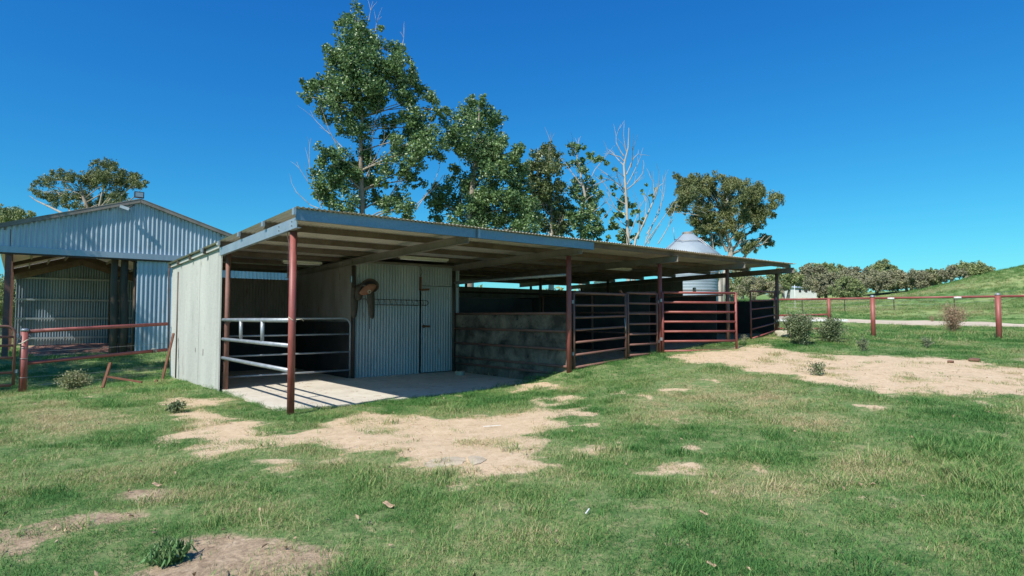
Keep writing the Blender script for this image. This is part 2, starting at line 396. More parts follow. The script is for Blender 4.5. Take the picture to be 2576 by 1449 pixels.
DRY = [ground_poly(p) for p in (
    [(1650,960),(1900,940),(2150,985),(2330,1020),(2330,1070),(2050,1095),(1800,1080),(1640,1060),(1560,1010)],
    [(1780,1200),(2080,1215),(2150,1250),(2000,1290),(1780,1270),(1700,1240)], [(2240,1200),(2350,1290),(2420,1350),(2480,1449),(2380,1449),(2280,1350),(2180,1230)],
    [(0,1010),(230,1005),(380,1060),(200,1110),(0,1090)],[(600,1240),(800,1250),(860,1330),(700,1340),(560,1290)],[(1250,1340),(1500,1300),(1500,1440),(1280,1449)])]
LUSH = [ground_poly(p) for p in (
    [(2250,1120),(2400,1100),(2576,1080),(2700,1449),(2500,1449),(2420,1300),(2300,1190)],
    [(1150,1180),(1350,1195),(1480,1260),(1400,1310),(1200,1290),(1120,1230)], [(600,1040),(740,1050),(1000,1030),(1340,985),(1340,1015),(1000,1040),(800,1072),(620,1070)],
    [(560,1270),(640,1260),(800,1300),(700,1330)])]
DIRT = [ground_poly(p) for p in (
    [(380,1362),(470,1338),(600,1345),(690,1375),(700,1400),(640,1420),(620,1500),(300,1500),(350,1430),(470,1400)],
    [(-60,1340),(80,1345),(110,1370),(60,1410),(-60,1410)], [(150,1312),(230,1295),(380,1278),(400,1295),(330,1325),(180,1335)], [(330,1240),(430,1238),(440,1262),(350,1275)],
    [(640,1380),(800,1390),(820,1430),(680,1440)])]
def field_of(polys, X, Y, soft=.25):
    v = np.full(X.shape, -9.0)
    for p in polys: v = np.maximum(v, poly_sd(X, Y, p))
    return v / soft
def masks(X, Y):
    e = (fbm(X / .45, Y / .45, 4, 31) - .5)
    e2 = (fbm(X / 1.6, Y / 1.6, 3, 33) - .5)
    e3 = (fbm(X / .16, Y / .16, 3, 35) - .5)
    bare = np.clip(.5 + field_of(SAND, X, Y, .42) + e * 2.2 + e2 * 1.1 + e3 * 1.5, 0, 1)
    bare = np.maximum(bare, np.clip(.0 + field_of(SAND_SOFT, X, Y, .8) + e * 3.4 + e3 * 2.4, 0, .75))
    u, v = to_uv(X, Y)
    r = np.hypot(X, Y)
    spots = np.clip((fbm(X / .8, Y / .8, 4, 51) - .71) * 6 + e3, 0, .7) * (r < 40)
    bare = np.maximum(bare, spots)
    dirt = np.clip(.5 + field_of(DIRT, X, Y, .25) + e * 2.0, 0, 1)
    stall = np.clip(.5 + (v - .15) * 3, 0, 1) * (u > 5.6) * (u < 14.2) * (v < 8.7)
    dirt = np.maximum(dirt, stall)
    shed = (v > 16.9) & (v < 41.7) & (u > -2.6) & (u < 5.8)
    dirt = np.maximum(dirt, shed * 1.0)
    return bare, dirt
def axis(a0, b0, step, lo, hi, g=1.10):
    c = list(np.arange(a0, b0 + 1e-6, step)); s = step
    while c[-1] < hi: s *= g; c.append(c[-1] + s)
    s = step
    while c[0] > lo: s *= g; c.insert(0, c[0] - s)
    return np.array(c)
def make_ground():
    xs = axis(-13, 17, .105, -900, 900); ys = axis(2.2, 21, .105, -300, 1500)
    X, Y = np.meshgrid(xs, ys); Z = height(X, Y)
    V = np.stack([X.ravel(), Y.ravel(), Z.ravel()], 1); nx, ny = len(xs), len(ys)
    i = np.arange(nx - 1)[None] + np.arange(ny - 1)[:, None] * nx
    Fc = np.stack([i, i + 1, i + nx + 1, i + nx], -1).reshape(-1, 4)
    me = np_mesh('ground', V, Fc, True)
    bare, dirt = masks(X.ravel(), Y.ravel()); far = np.clip((np.hypot(X, Y) - 16) / 16, 0, 1).ravel()
    for n, a in (('bare', bare), ('dirt', dirt), ('far', far)):
        at = me.attributes.new(n, 'FLOAT', 'POINT'); at.data.foreach_set('value', a.astype(np.float32))
    o = link('ground', me, MATS['ground_soil_grass']); tag(o, kind='structure')
    return o
make_ground()

def road():
    cl = [(4,54),(12,51),(19,47),(24,42),(28.5,35),(34,27),(42,18)]
    pts = []
    for (a, b) in zip(cl[:-1], cl[1:]):
        for t in np.linspace(0, 1, 8, endpoint=False): pts.append((a[0] + (b[0]-a[0]) * t, a[1] + (b[1]-a[1]) * t))
    V = []; n = 9
    for i, p in enumerate(pts):
        q = pts[min(i+1, len(pts)-1)]; o = pts[max(i-1, 0)]; d = Vector((q[0]-o[0], q[1]-o[1])).normalized(); nn = Vector((-d.y, d.x))
        for k in range(n):
            wv = 3.0 + .35 * math.sin(i * .7) + .2 * math.sin(i * 1.9 + 1)
            s = (k / (n - 1) * 2 - 1) * wv; x, y = p[0] + nn.x * s, p[1] + nn.y * s
            V.append((x, y, hz(x, y) + (.05 if 0 < k < n - 1 else -.02)))
    Fc = [[i*n+k, i*n+k+1, (i+1)*n+k+1, (i+1)*n+k] for i in range(len(pts)-1) for k in range(n-1)]
    m, nt, bs = new_mat('road_gravel'); g = poss(nt)
    c = ramp(nt, noise(nt, .8, 6, .7, g), [(.3, (.44, .35, .25)), (.6, (.60, .50, .38)), (.8, (.34, .33, .18))])
    nt.links.new(c, bs.inputs['Base Color']); bs.inputs['Roughness'].default_value = .95
    o = link('road', np_mesh('road', V, Fc, True), m); tag(o, kind='structure')
road()
# concrete slab under the open bays
def slab():
    mb = MB(); mb.box((0.02, .45, -.12), (2.84, 7.8, 0)); a = mb
    o = a.build('concrete_floor', MATS['concrete']); o.location = ORG; o.rotation_euler = (0, 0, THETA); tag(o, kind='structure')
    b = MB().box((2.85, .50, -.12), (5.69, 7.8, -.002)).build('concrete_floor', MATS['concrete']); b.location = ORG; b.rotation_euler = (0, 0, THETA); tag(b, kind='structure')
slab()

# ------------------------------------------------------------------ grass
def tuft_mesh(name, n, rad, h0, h1, width, lean, seed):
    r = np.random.default_rng(seed); V = []; Fc = []
    for i in range(n):
        a = r.uniform(0, 2*np.pi); rr = rad * math.sqrt(r.uniform()); bx, by = rr*math.cos(a), rr*math.sin(a)
        h = r.uniform(h0, h1); az = r.uniform(0, 2*np.pi); ln = r.uniform(.3, 1) * lean * h
        w_ = width * r.uniform(.7, 1.3); sx, sy = -math.sin(az)*w_, math.cos(az)*w_
        tx, ty = math.cos(az)*ln, math.sin(az)*ln; k = len(V)
        V += [(bx-sx, by-sy, -.01), (bx+sx, by+sy, -.01), (bx+sx*.8+tx*.4, by+sy*.8+ty*.4, h*.6), (bx-sx*.8+tx*.4, by-sy*.8+ty*.4, h*.6), (bx+tx, by+ty, h), ]
        Fc += [(k, k+1, k+2), (k, k+2, k+3), (k+3, k+2, k+4)]
    me = np_mesh(name, V, Fc); me.materials.append(MATS['grass_blade']); return me
def scatter_object(name, pts, meshes, attrs, label=None, cat=None):
    """one object: points carrying scale / rotation / variant, blades set on them by geometry nodes"""
    me = bpy.data.meshes.new(name); me.vertices.add(len(pts)); me.vertices.foreach_set('co', np.asarray(pts, np.float32).ravel())
    for n, (typ, a) in attrs.items():
        at = me.attributes.new(n, typ, 'POINT'); at.data.foreach_set('vector' if typ == 'FLOAT_VECTOR' else 'value', np.asarray(a, np.int32 if typ == 'INT' else np.float32).ravel())
    o = link(name, me); tag(o, label, cat, kind='stuff')
    ng = bpy.data.node_groups.new(name + '_nodes', 'GeometryNodeTree')
    ng.interface.new_socket('Geometry', in_out='INPUT', socket_type='NodeSocketGeometry'); ng.interface.new_socket('Geometry', in_out='OUTPUT', socket_type='NodeSocketGeometry')
    N = ng.nodes; gi = N.new('NodeGroupInput'); go = N.new('NodeGroupOutput'); jn = N.new('GeometryNodeJoinGeometry')
    def named(nm, t):
        a = N.new('GeometryNodeInputNamedAttribute'); a.data_type = t; a.inputs[0].default_value = nm; return a.outputs[0]
    for k, m in enumerate(meshes):
        src = bpy.data.objects.new(name + '_source', m)
        oi = N.new('GeometryNodeObjectInfo'); oi.inputs[0].default_value = src
        ip = N.new('GeometryNodeInstanceOnPoints')
        cmp_ = N.new('FunctionNodeCompare'); cmp_.data_type = 'INT'; cmp_.operation = 'EQUAL'
        ng.links.new(named('variant', 'INT'), [s for s in cmp_.inputs if s.name == 'A' and s.type == 'INT'][0])
        [s for s in cmp_.inputs if s.name == 'B' and s.type == 'INT'][0].default_value = k
        ng.links.new(gi.outputs[0], ip.inputs['Points']); ng.links.new(cmp_.outputs[0], ip.inputs['Selection'])
        ng.links.new(oi.outputs['Geometry'], ip.inputs['Instance'])
        ng.links.new(named('rot', 'FLOAT_VECTOR'), ip.inputs['Rotation']); ng.links.new(named('size', 'FLOAT_VECTOR'), ip.inputs['Scale'])
        ng.links.new(ip.outputs[0], jn.inputs[0])
    ng.links.new(jn.outputs[0], go.inputs[0])
    md = o.modifiers.new('scatter', 'NODES'); md.node_group = ng
    return o
def make_grass():
    T = [tuft_mesh('tuft', 96, .16, .008, .030, .0014, 2.6, s) for s in range(4)] + [tuft_mesh('tuft', 80, .12, .02, .05, .0017, 2.0, s + 9) for s in range(3)] \
      + [tuft_mesh('tuft', 60, .10, .04, .11, .0024, 1.5, s + 19) for s in range(2)] + [tuft_mesh('tuft', 14, .10, .02, .045, .0022, 1.8, 33)]
    P = []
    def ring(y0, y1, dens, sc):
        area = 1.9 * (y1**2 - y0**2) / 2 * 1.0 + (y1 - y0) * 4
        n = int(dens * area); y = np.sqrt(RNG.uniform(y0**2, y1**2, n)); x = RNG.uniform(-1, 1, n) * (y * .95 + 2)
        P.append(np.stack([x, y, np.full(n, sc)], 1))
    ring(1.5, 6, 190, 1.0); ring(6, 11, 120, 1.1); ring(11, 18, 60, 1.35); ring(18, 30, 22, 1.9); ring(30, 60, 9, 2.0); ring(60, 115, 3.2, 3.0)
    P = np.concatenate(P); x, y, sc = P.T
    bare, dirt = masks(x, y); u, v = to_uv(x, y)
    dry = np.clip(.09 + field_of(DRY, x, y, .8), 0, .6) + np.clip((fbm(x / .9, y / .9, 4, 71) - .47) * 3.4, -.25, .6) + bare * .35 + dirt * .3
    lush = np.clip(.3 + field_of(LUSH, x, y, .5), 0, 1)
    cl = fbm(x / .55, y / .55, 3, 91)
    keep = RNG.uniform(size=len(x)) > np.clip(np.maximum(bare * 1.25, dirt * 1.1) - .12, 0, .975)
    clump2 = (fbm(x / .30, y / .30, 3, 97) > .67) & (bare > .45) & (RNG.uniform(size=len(x)) < .8); keep |= clump2
    clumpiness = np.clip((cl - .36) * 5, .5, 1); keep &= (RNG.uniform(size=len(x)) < np.maximum(clumpiness, lush)) | clump2
    keep &= ~((u > -.05) & (u < 5.75) & (v > .47) & (v < 9)) & ~((u > 5.7) & (u < 14.2) & (v > .25) & (v < 8.8)) & ~((v > 16.9) & (v < 42) & (u > -2.8) & (u < 6))
    # keep the track clear
    rd = np.array([(4,54),(12,51),(19,47),(24,42),(28.5,35),(34,27),(42,18)], float); dr = np.full(len(x), 99.)
    for a, b in zip(rd[:-1], rd[1:]):
        e = b - a; t = np.clip(((x-a[0])*e[0]+(y-a[1])*e[1])/(e@e), 0, 1); dr = np.minimum(dr, np.hypot(x-a[0]-t*e[0], y-a[1]-t*e[1]))
    keep &= dr > 3.4
    x, y, sc, dry, lush, cl, bare, dr = (a[keep] for a in (x, y, sc, dry, lush, cl, bare, dr))
    z = height(x, y); n = len(x); rv = RNG.uniform(size=n)
    variant = RNG.integers(0, 4, n)
    tall = (rv < .04 + .5 * lush + np.clip(cl - .56, 0, 1) * 1.6)
    variant = np.where(tall, 4 + RNG.integers(0, 3, n), variant)
    variant = np.where((rv < .55 * (lush > .7) * (x > 1.2)) | ((y > 17) & (rv < .08)) | ((y > 45) & (rv < .5)), 7 + RNG.integers(0, 2, n), variant)
    clump3 = (rv > .978) & (y < 16); variant = np.where(clump3, 7 + (x > 0), variant)
    variant = np.where((bare > .5) & (rv < .4), 9, variant)
    hs_ = sc * RNG.uniform(.75, 1.25, n); size = np.stack([hs_, hs_, hs_ * np.where(sc > 3, .6, .8) * (.8 + .5 * cl)], 1)
    rot = np.stack([RNG.normal(0, .10, n), RNG.normal(0, .10, n), RNG.uniform(0, 6.28, n)], 1)
    dry = np.where(y > 30, np.clip((fbm(x / 12, y / 12, 4, 77) - .40) * 2.4, 0, .8), dry * (1 - .6 * lush))
    scatter_object('grass', np.stack([x, y, z], 1), T, {'variant': ('INT', variant), 'rot': ('FLOAT_VECTOR', rot), 'size': ('FLOAT_VECTOR', size), 'dry': ('FLOAT', dry)},
                   'short green paddock grass with dry tips growing in front of the stables', 'grass')
make_grass()

# ------------------------------------------------------------------ the stable building
ST = empty('stable', ORG, THETA, 'long open fronted skillion roofed stable of corrugated iron with red steel posts', 'stable')
def zr(v): return 2.93 - .018 * (v + .45)       # top of roof sheets
def corr(name, mat, parent, o, dw, wdt, lo, hi, nrm, pitch=.076, amp=.009, seg=6, lift=0.0):
    """a corrugated sheet: o start, dw unit width direction, lo(s)/hi(s) give points at distance s along the width"""
    n = max(2, int(round(wdt / pitch * seg))) + 1; V = []; nv = Vector(nrm); dwv = Vector(dw); ov = Vector(o)
    for i in range(n):
        s = wdt * i / (n - 1); off = nv * (amp * math.sin(2 * math.pi * s / pitch) + lift)
        b = ov + dwv * s + off; V.append(b + Vector(lo(s))); V.append(b + Vector(hi(s)))
    Fc = [(2*i, 2*i+2, 2*i+3, 2*i+1) for i in range(n-1)]
    return link(name, np_mesh(name, [tuple(v) for v in V], Fc, True), mat, parent)
def sheets_wall(name, mat, parent, p0, p1, z0f, z1f, nrm, pitch=.076, amp=.009, sheet=.76, seg=6):
    """wall of upright corrugated sheets from p0 to p1 (plan), each sheet a part"""
    p0 = Vector((*p0, 0)); p1 = Vector((*p1, 0)); L = (p1 - p0).length; d = (p1 - p0) / L; k = 0; s0 = 0; out = []
    while s0 < L - .02:
        wd = min(sheet, L - s0); base = s0
        out.append(corr(name, mat, parent, p0 + d * s0, d, wd + (.03 if s0 + wd < L - .02 else 0),
             lambda s, b=base: (0, 0, z0f(b + s)), lambda s, b=base: (0, 0, z1f(b + s)), nrm, pitch, amp, seg, .0035 * (k % 2) + random.uniform(-.001, .001)))
        s0 += sheet; k += 1
    return out
UEND = 14.30; PV = [-.42, .93, 2.26, 3.6, 4.95, 6.3, 7.6, 8.65]; BAYS = [0, 2.85, 5.62, 8.62, 11.52, 14.17]
# roof sheets
k = 0; s0 = -.14
while s0 < UEND:
    wd = min(.76, UEND - s0)
    n = int(wd / .076 * 6) + 1; V = []
    jit = random.uniform(-.02, .02)
    for i in range(n + 1):
        u = s0 + (wd + .02) * i / n; o_ = .009 * math.sin(2 * math.pi * u / .076) + .002 * (k % 2)
        V += [(u, -.53 + jit, zr(-.53) - .009 + o_), (u, 8.8, zr(8.8) - .009 + o_)]
    link('roof_sheet', np_mesh('roof_sheet', V, [(2*i, 2*i+2, 2*i+3, 2*i+1) for i in range(n)], True), MATS['galv_roof'], ST)
    s0 += .76; k += 1
for i, v in enumerate(PV):
    if i == 0:
        MB().chan((5.92, -.36, zr(v) - .072), (UEND, -.36, zr(v) - .072), .04, .09, .004, flip=-1).build('purlin', MATS['purlin_steel'], ST)
        MB().chan((-.13, v - .02, zr(v) - .022 - .078), (5.90, v - .02, zr(v) - .022 - .078), .05, .155, .005, flip=-1).build('fascia_beam', MATS['fascia_sky_tint'], ST)
        MB().beam((2.98, v - .065, zr(v) - .10), (3.02, v - .065, zr(v) - .10), .006, .15).build('joint_plate', MATS['galv'], ST)
        continue
    MB().chan((-.13, v, zr(v) - .072), (UEND - .02, v, zr(v) - .072), .05, .10, .005, flip=-1).build('purlin', MATS['purlin_steel'], ST)
    if i < 5:
        MB().box((-.165, v - .03, zr(v) - .09), (-.132, v + .06, zr(v) - .012)).build('purlin_cap', MATS['galv'], ST)
MB().box((-.165, PV[0] - .045, zr(0) - .10), (-.132, PV[0] + .03, zr(0) - .005)).build('purlin_cap', MATS['galv'], ST)
for i, u in enumerate(BAYS):
    uu = -.09 if i == 0 else u
    v0 = -.385 if i < 3 else -.52; v1 = 3.78 if i == 0 else 8.6
    a = (uu, v0, zr(v0) - .125 - .075); b = (uu, v1, zr(v1) - .125 - .075)
    MB().chan(a, b, .06, .15, .006, flip=1 if i == 0 else -1).build('rafter', MATS['galv'] if i == 0 else MATS['galv_dark'], ST)
# bolts and purlin cleats on the verge beam
for v, dz in ((-.2, .03), (-.2, -.03), (.35, .03), (.35, -.03)):
    MB().tube([(-.09 - .003, v, zr(v) - .2 + dz), (-.105, v, zr(v) - .2 + dz)], .008, 8).build('bolt', MATS['black_box'], ST)
# posts
def post(u, v, z0, z1, mat, r=.05, base=None, name='post'):
    return MB().tube([(u, v, z0), (u, v, z1)], r, 18).build(name, MATS[mat], ST)
pr = {}
for i, u in enumerate(BAYS):
    if i == 1: continue
    g = {0: -.02, 2: .28, 3: .52, 4: .66, 5: .86}[i]
    p = post(u, 0, g - .1, zr(0) - .275, 'red_paint' if i < 4 else 'red_shade_brown', .052 if i < 3 else .05)
    MB().beam((u - .07, 0, zr(0) - .278), (u + .07, 0, zr(0) - .278), .12, .01).build('post_plate', MATS['brown_steel'], ST)
for i, u in enumerate(BAYS):
    for v in (4.2, 7.95):
        if i == 0 and v < 5: continue
        g = 0 if i < 3 else .3
        post(u + (0.02 if i == 1 else 0), v, g - .1, zr(v) - .275, 'brown_steel', .045)
post(.07, 3.78, -.1, zr(3.8) - .15, 'red_shade_brown', .045)
# side wall facing the sun
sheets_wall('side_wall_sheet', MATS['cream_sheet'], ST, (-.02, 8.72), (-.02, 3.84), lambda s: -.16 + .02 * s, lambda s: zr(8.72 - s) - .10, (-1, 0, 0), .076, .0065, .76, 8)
MB().beam((-.055, 3.80, -.05), (-.055, 3.80, zr(3.8) - .07), .05, .012, (1, 0, 0)).build('corner_flashing', MATS['cream_sheet'], ST)
MB().beam((-.045, 3.84, zr(3.84) - .075), (-.045, 8.78, zr(8.78) - .075), .06, .07).build('barge_capping', MATS['cream_sheet'], ST)
MB().tube([(-.10, 3.72, zr(3.7) - .05), (-.10, 3.86, zr(3.7) - .05)], .035, 12).build('pipe_stub', MATS['plastic_white'], ST)
MB().tube([(-.08, 8.75, zr(8.7)-.06), (-.1, 8.78, 2.4), (-.05, 8.76, .1)], .012, 6).build('corner_wire', MATS['rust'], ST)
# dent slits in the side wall
for v, z in ((5.9, .62), (5.2, .58)):
    MB().box((-.035, v, z), (-.0285, v + .012, z + (.10 if v > 5.5 else .14))).build('tear', MATS['black_box'], ST)
# back wall and inner walls
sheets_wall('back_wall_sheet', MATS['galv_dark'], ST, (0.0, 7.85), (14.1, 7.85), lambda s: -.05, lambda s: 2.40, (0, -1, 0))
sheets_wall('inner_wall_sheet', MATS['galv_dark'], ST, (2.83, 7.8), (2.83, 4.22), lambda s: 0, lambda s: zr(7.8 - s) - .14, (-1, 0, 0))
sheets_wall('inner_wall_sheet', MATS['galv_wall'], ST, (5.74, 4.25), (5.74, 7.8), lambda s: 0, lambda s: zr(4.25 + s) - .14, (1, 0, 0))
# tack room front: wall, door, panel over the door
sheets_wall('front_wall_sheet', MATS['galv_wall'], ST, (2.85, 4.25), (4.64, 4.25), lambda s: .0, lambda s: zr(4.25) - .16, (0, -1, 0), .076, .009, .76, 8)
dr_ = empty('door', (0, 0, 0)); dr_.parent = ST
sheets_wall('door_sheet', MATS['galv_wall'], dr_, (4.67, 4.225), (5.80, 4.225), lambda s: .02, lambda s: 2.16, (0, -1, 0), .076, .009, .76, 8)
MB().beam((4.69, 4.19, 1.16), (4.90, 4.19, 1.16), .03, .05).build('bolt_latch', MATS['rust'], dr_)
MB().beam((4.72, 4.19, 1.12), (4.72, 4.19, 1.2), .035, .02, (1,0,0)).build('latch_plate', MATS['rust'], dr_)
sheets_wall('over_door_sheet', MATS['galv_wall'], ST, (4.65, 4.245), (5.81, 4.245), lambda s: 2.175, lambda s: zr(4.25) - .16, (0, -1, 0), .076, .009, .76, 8)
MB().beam((4.62, 4.19, 2.05), (4.62, 4.19, 2.38), .06, .03, (1,0,0)).build('hinge_bracket', MATS['rust'], ST)
MB().beam((4.62, 4.17, 2.06), (4.86, 4.17, 2.08), .03, .05).build('hinge_bracket', MATS['rust'], ST)
MB().tube([(4.60, 4.2, 2.66), (4.66, 4.17, 2.5), (4.60, 4.18, 2.38)], .006, 5).build('cable', MATS['black_box'], ST)
MB().beam((2.9, 4.18, zr(4.2) - .17), (5.7, 4.18, zr(4.2) - .17), .05, .05).build('wall_plate', MATS['galv_dark'], ST)
# dark kick panels in the pen
MB().box((.04, 7.78, 0), (2.8, 7.80, 1.28)).build('kick_panel', MATS['rubber_shade_black'], ST)
MB().box((2.79, 4.3, 0), (2.815, 7.77, 1.28)).build('kick_panel', MATS['rubber_shade_black'], ST)
MB().box((.03, 3.95, 0), (.05, 7.77, 1.28)).build('kick_panel', MATS['rubber_shade_black'], ST)
# side rails beside the slab
for z in (1.35, .98, .62):
    MB().tube([(0, .04, z), (0, 3.78, z - .01)], .032, 14).build('side_rail', MATS['grey_pipe'], ST)
for v in (1.36, 2.57):
    MB().tube([(0, v, .985), (0, v, 1.345)], [.026, .034], 12).build('rail_spacer', MATS['grey_pipe'], ST)
MB().tube([(-.055, -.01, 1.40), (-.02, -.055, 1.36), (.045, -.03, 1.33), (.06, .03, 1.38), (.0, .06, 1.40), (-.055, .02, 1.38)], .006, 6).build('tie_wire', MATS['rope'], ST)
MB().tube([(.04, -.05, 1.36), (.11, -.08, 1.37), (.15, -.05, 1.34)], .006, 6).build('tie_wire', MATS['rope'], ST)
# loose cable hanging by the front post
MB().tube([(-.02, 2.0, zr(2) - .14), (0, 1.0, zr(1) - .16), (-.03, .2, zr(.2) - .24), (-.06, .03, 2.5), (-.07, .0, 2.1), (-.062, .0, 1.7)], .005, 5).build('cable', MATS['black_box'], ST)
# divider between the slab and the stalls
MB().box((5.665, .06, .0), (5.69, 4.2, 1.47)).build('divider_sheet', MATS['stained_board'], ST)
for z in (1.47, 1.10, .73, .38, .22):
    MB().tube([(5.635, .04, z), (5.635, 4.2, z)], .028, 12).build('divider_rail', MATS['red_shade_brown'], ST)
MB().tube([(5.62, .05, 2.26), (5.62, 4.2, 2.27)], .03, 12).build('overhead_pipe', MATS['grey_pipe'], ST)
# stall partitions
for u in (8.55, 11.4):
    MB().box((u + .05, .3, .3), (u + .075, 7.8, 1.95)).build('partition', MATS['rubber_shade_black'], ST)
    for v in (2.1, 4.0):
        MB().tube([(u, v, .4), (u, v, 2.0)], .03, 10).build('partition_post', MATS['red_shade_brown'], ST)
    for z in (1.97, 1.5, 1.0):
        MB().tube([(u, .06, z), (u, 4.1, z)], .022, 10).build('partition_rail', MATS['red_shade_brown'], ST)
MB().box((5.8, 4.42, .25), (8.5, 4.44, 1.9)).build('partition', MATS['rubber_shade_black'], ST)
MB().box((5.95, 4.38, .55), (6.9, 4.41, 1.45)).build('kick_panel', MATS['stained_board'], ST)
MB().box((8.62, 5.4, .25), (11.3, 5.42, 1.95)).build('partition', MATS['rubber_shade_black'], ST)
MB().box((14.10, .08, .5), (14.13, 3.2, 1.87)).build('partition', MATS['rubber_shade_black'], ST)
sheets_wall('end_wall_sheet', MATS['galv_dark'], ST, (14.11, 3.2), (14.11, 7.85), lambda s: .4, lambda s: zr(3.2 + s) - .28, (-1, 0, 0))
# rails on the back wall of the stalls
for z in (2.22, 1.95):
    MB().tube([(5.8, 7.78, z), (14.0, 7.78, z)], .03, 10).build('wall_rail', MATS['brown_steel'], ST)
MB().box((5.8, 7.76, .2), (14.0, 7.79, 1.70)).build('kick_panel', MATS['rubber_shade_black'], ST)

# ------------------------------------------------------------------ gates
def uvz(u, v): 
    p = W(u, v); return p
def pipe_gate(label, p0, p1, zs, mat, r=.025, mids=(), curved=False, drop=0.0, extra_low=None, stilemat=None, group='steel pipe gates'):
    """p0 hinge plan point, p1 free end; zs rail heights (world) ; origin at hinge foot"""
    d = Vector((p1[0]-p0[0], p1[1]-p0[1], 0)); L = d.length; ang = math.atan2(d.y, d.x)
    g = empty('pipe_gate', (p0[0], p0[1], zs[0]), ang, label, 'gate', group)
    H = zs[-1] - zs[0]; m = MATS[mat]
    for i, z in enumerate(zs):
        zz = z - zs[0]
        if curved and i == len(zs) - 1:
            c = .16; arc = [(L - c + c*math.sin(a), 0, zz - c + c*math.cos(a)) for a in np.linspace(0, math.pi/2, 7)]
            arc0 = [(c - c*math.sin(a), 0, zz - c + c*math.cos(a)) for a in np.linspace(math.pi/2, 0, 7)]
            MB().tube([(0, 0, 0)] + arc0 + arc + [(L, 0, -drop)], r * 1.1, 12).build('frame', m, g); continue
        MB().tube([(r, 0, zz), (L - r, 0, zz - drop * (1 - i / max(1, len(zs) - 1)))], r if i not in (0, len(zs)-1) else r * 1.08, 12).build('rail', m, g)
    if not curved:
        for x, dd in ((0, 0), (L, drop)): MB().tube([(x, 0, -.03 - dd), (x, 0, H + .02)], r * 1.1, 12).build('stile', m, g)
    for x in mids: MB().tube([(x, 0, 0), (x, 0, H)], r * .9, 10).build('brace', m, g)
    for z in (.25, H - .22):
        MB().box((-.06, -.02, z), (-.02, .02, z + .07)).build('hinge', MATS['grey_pipe'], g)
    return g
def uvp(u, v): p = W(u, v); return (p.x, p.y)
pipe_gate('grey pipe gate with rounded top corners closing the pen behind the concrete floor', uvp(.16, 4.12), uvp(2.76, 4.12), [.20, .61, 1.01, 1.36], 'grey_pipe', .019, (), True)
g = pipe_gate('left half of the brown seven rail gate pair next to the divider wall', uvp(5.76, 0), uvp(7.38, 0), [.36 + .255 * k for k in range(7)], 'red_shade_brown', .0245, (), False, -.10)
MB().beam((1.42, -.02, 1.62), (1.58, .02, 1.50), .03, .05).build('latch', MATS['rust'], g)
MB().tube([(1.55, -.03, 1.0), (1.56, -.05, .8), (1.57, -.03, .72)], .012, 6).build('latch_chain', MATS['wire'], g)
pipe_gate('narrower right half of the brown gate pair beside the middle stall post', uvp(8.50, 0), uvp(7.46, 0), [.54 + .232 * k for k in range(7)], 'red_shade_brown', .0245)
g = pipe_gate('bright red seven rail gate swung open over the pale dirt', (3.52, 14.17), (5.40, 14.62), [.595 + .2285 * k for k in range(7)], 'red_paint', .026)
pipe_gate('small brown and red pipe gate at the far end of the stables', uvp(14.04, 0), uvp(12.68, 0), [.99, 1.21, 1.45, 1.68, 1.88, 2.11], 'red_paint', .021, (), False, .2)

# ------------------------------------------------------------------ ceiling lights, saddle, hook rack
def batten(label, u, v, L, z):
    g = empty('ceiling_light', W(u, v, z), THETA, label, 'ceiling light', 'fluorescent battens under the stable roof')
    MB().box((-L/2, -.04, -.02), (L/2, .04, .03)).build('housing', MATS['batten'], g)
    MB().tube([(-L/2 + .03, 0, -.035), (L/2 - .03, 0, -.035)], .016, 8).build('tube', MATS['plastic_white'], g)
batten('cream batten light under the roof in front of the tack room door', 3.95, 2.9, 1.25, zr(2.9) - .17)
batten('cream batten light under the roof above the open red gate', 9.6, 2.2, 1.25, zr(2.2) - .16)
batten('pale batten light above the pen left of the saddle', 1.95, 4.95, .9, zr(5) - .19)

def sheet_mesh(fn, nu, nv, thick):
    """surface patch with thickness from fn(s,t)"""
    V = []; 
    for j in range(nv + 1):
        for i in range(nu + 1): V.append(fn(i / nu, j / nv))
    Fc = [(j*(nu+1)+i, j*(nu+1)+i+1, (j+1)*(nu+1)+i+1, (j+1)*(nu+1)+i) for j in range(nv) for i in range(nu)]
    return V, Fc
def patch(name, fn, mat, parent, nu=10, nv=10, thick=.015, mods=True):
    V, Fc = sheet_mesh(fn, nu, nv, thick)
    o = link(name, np_mesh(name, V, Fc, True), MATS[mat], parent)
    s = o.modifiers.new('thick', 'SOLIDIFY'); s.thickness = thick; s.offset = 0
    s2 = o.modifiers.new('soft', 'SUBSURF'); s2.levels = 1; s2.render_levels = 1
    return o
SD = empty('saddle', W(2.98, 4.1, 1.95), THETA, 'dark brown leather saddle with tan underside hung on the brown post', 'saddle')
SD.scale = (1.15, 1.0, 1.15)
# seen end on: arched dark seat on top, tan padded underside, flaps hanging either side
def seat_fn(s, t):
    a = (s - .5) * math.pi * 1.02; r = .17 + .03 * math.sin(t * math.pi)
    x = math.sin(a) * r; z = math.cos(a) * r * .85 + .05 * abs(2*t - 1) ** 2
    y = -.30 * t + .02
    return (x * 1.05 + .05 + .06 * t, y, z - .02 + .10 * t)
patch('seat', seat_fn, 'brown_leather', SD, 12, 8, .03)
def panel_fn(sg):
    def f(s, t):
        a = (s - .5) * 2
        return (.06 + sg * (.02 + .13 * t) + .05 * s, -.22 - .08 * math.sin(s * 3.1) , .12 - .10 * t * 1.0 - .16 * (1 - s) * .7 + .05 * math.sin(t * 3.1))
    return f
def under_fn(s, t):
    # leaf-shaped tan panel facing the viewer
    x = -.17 + .36 * s; wdt = math.sin(min(1, max(0, s)) * math.pi) ** .6 * .095
    return (x + .03, -.30 - .03 * math.sin(s * 3.14) * math.sin(t * 3.14), -.02 + .20 * s * .75 + (t - .5) * 2 * wdt)
patch('panel', under_fn, 'tan_leather', SD, 12, 8, .03)
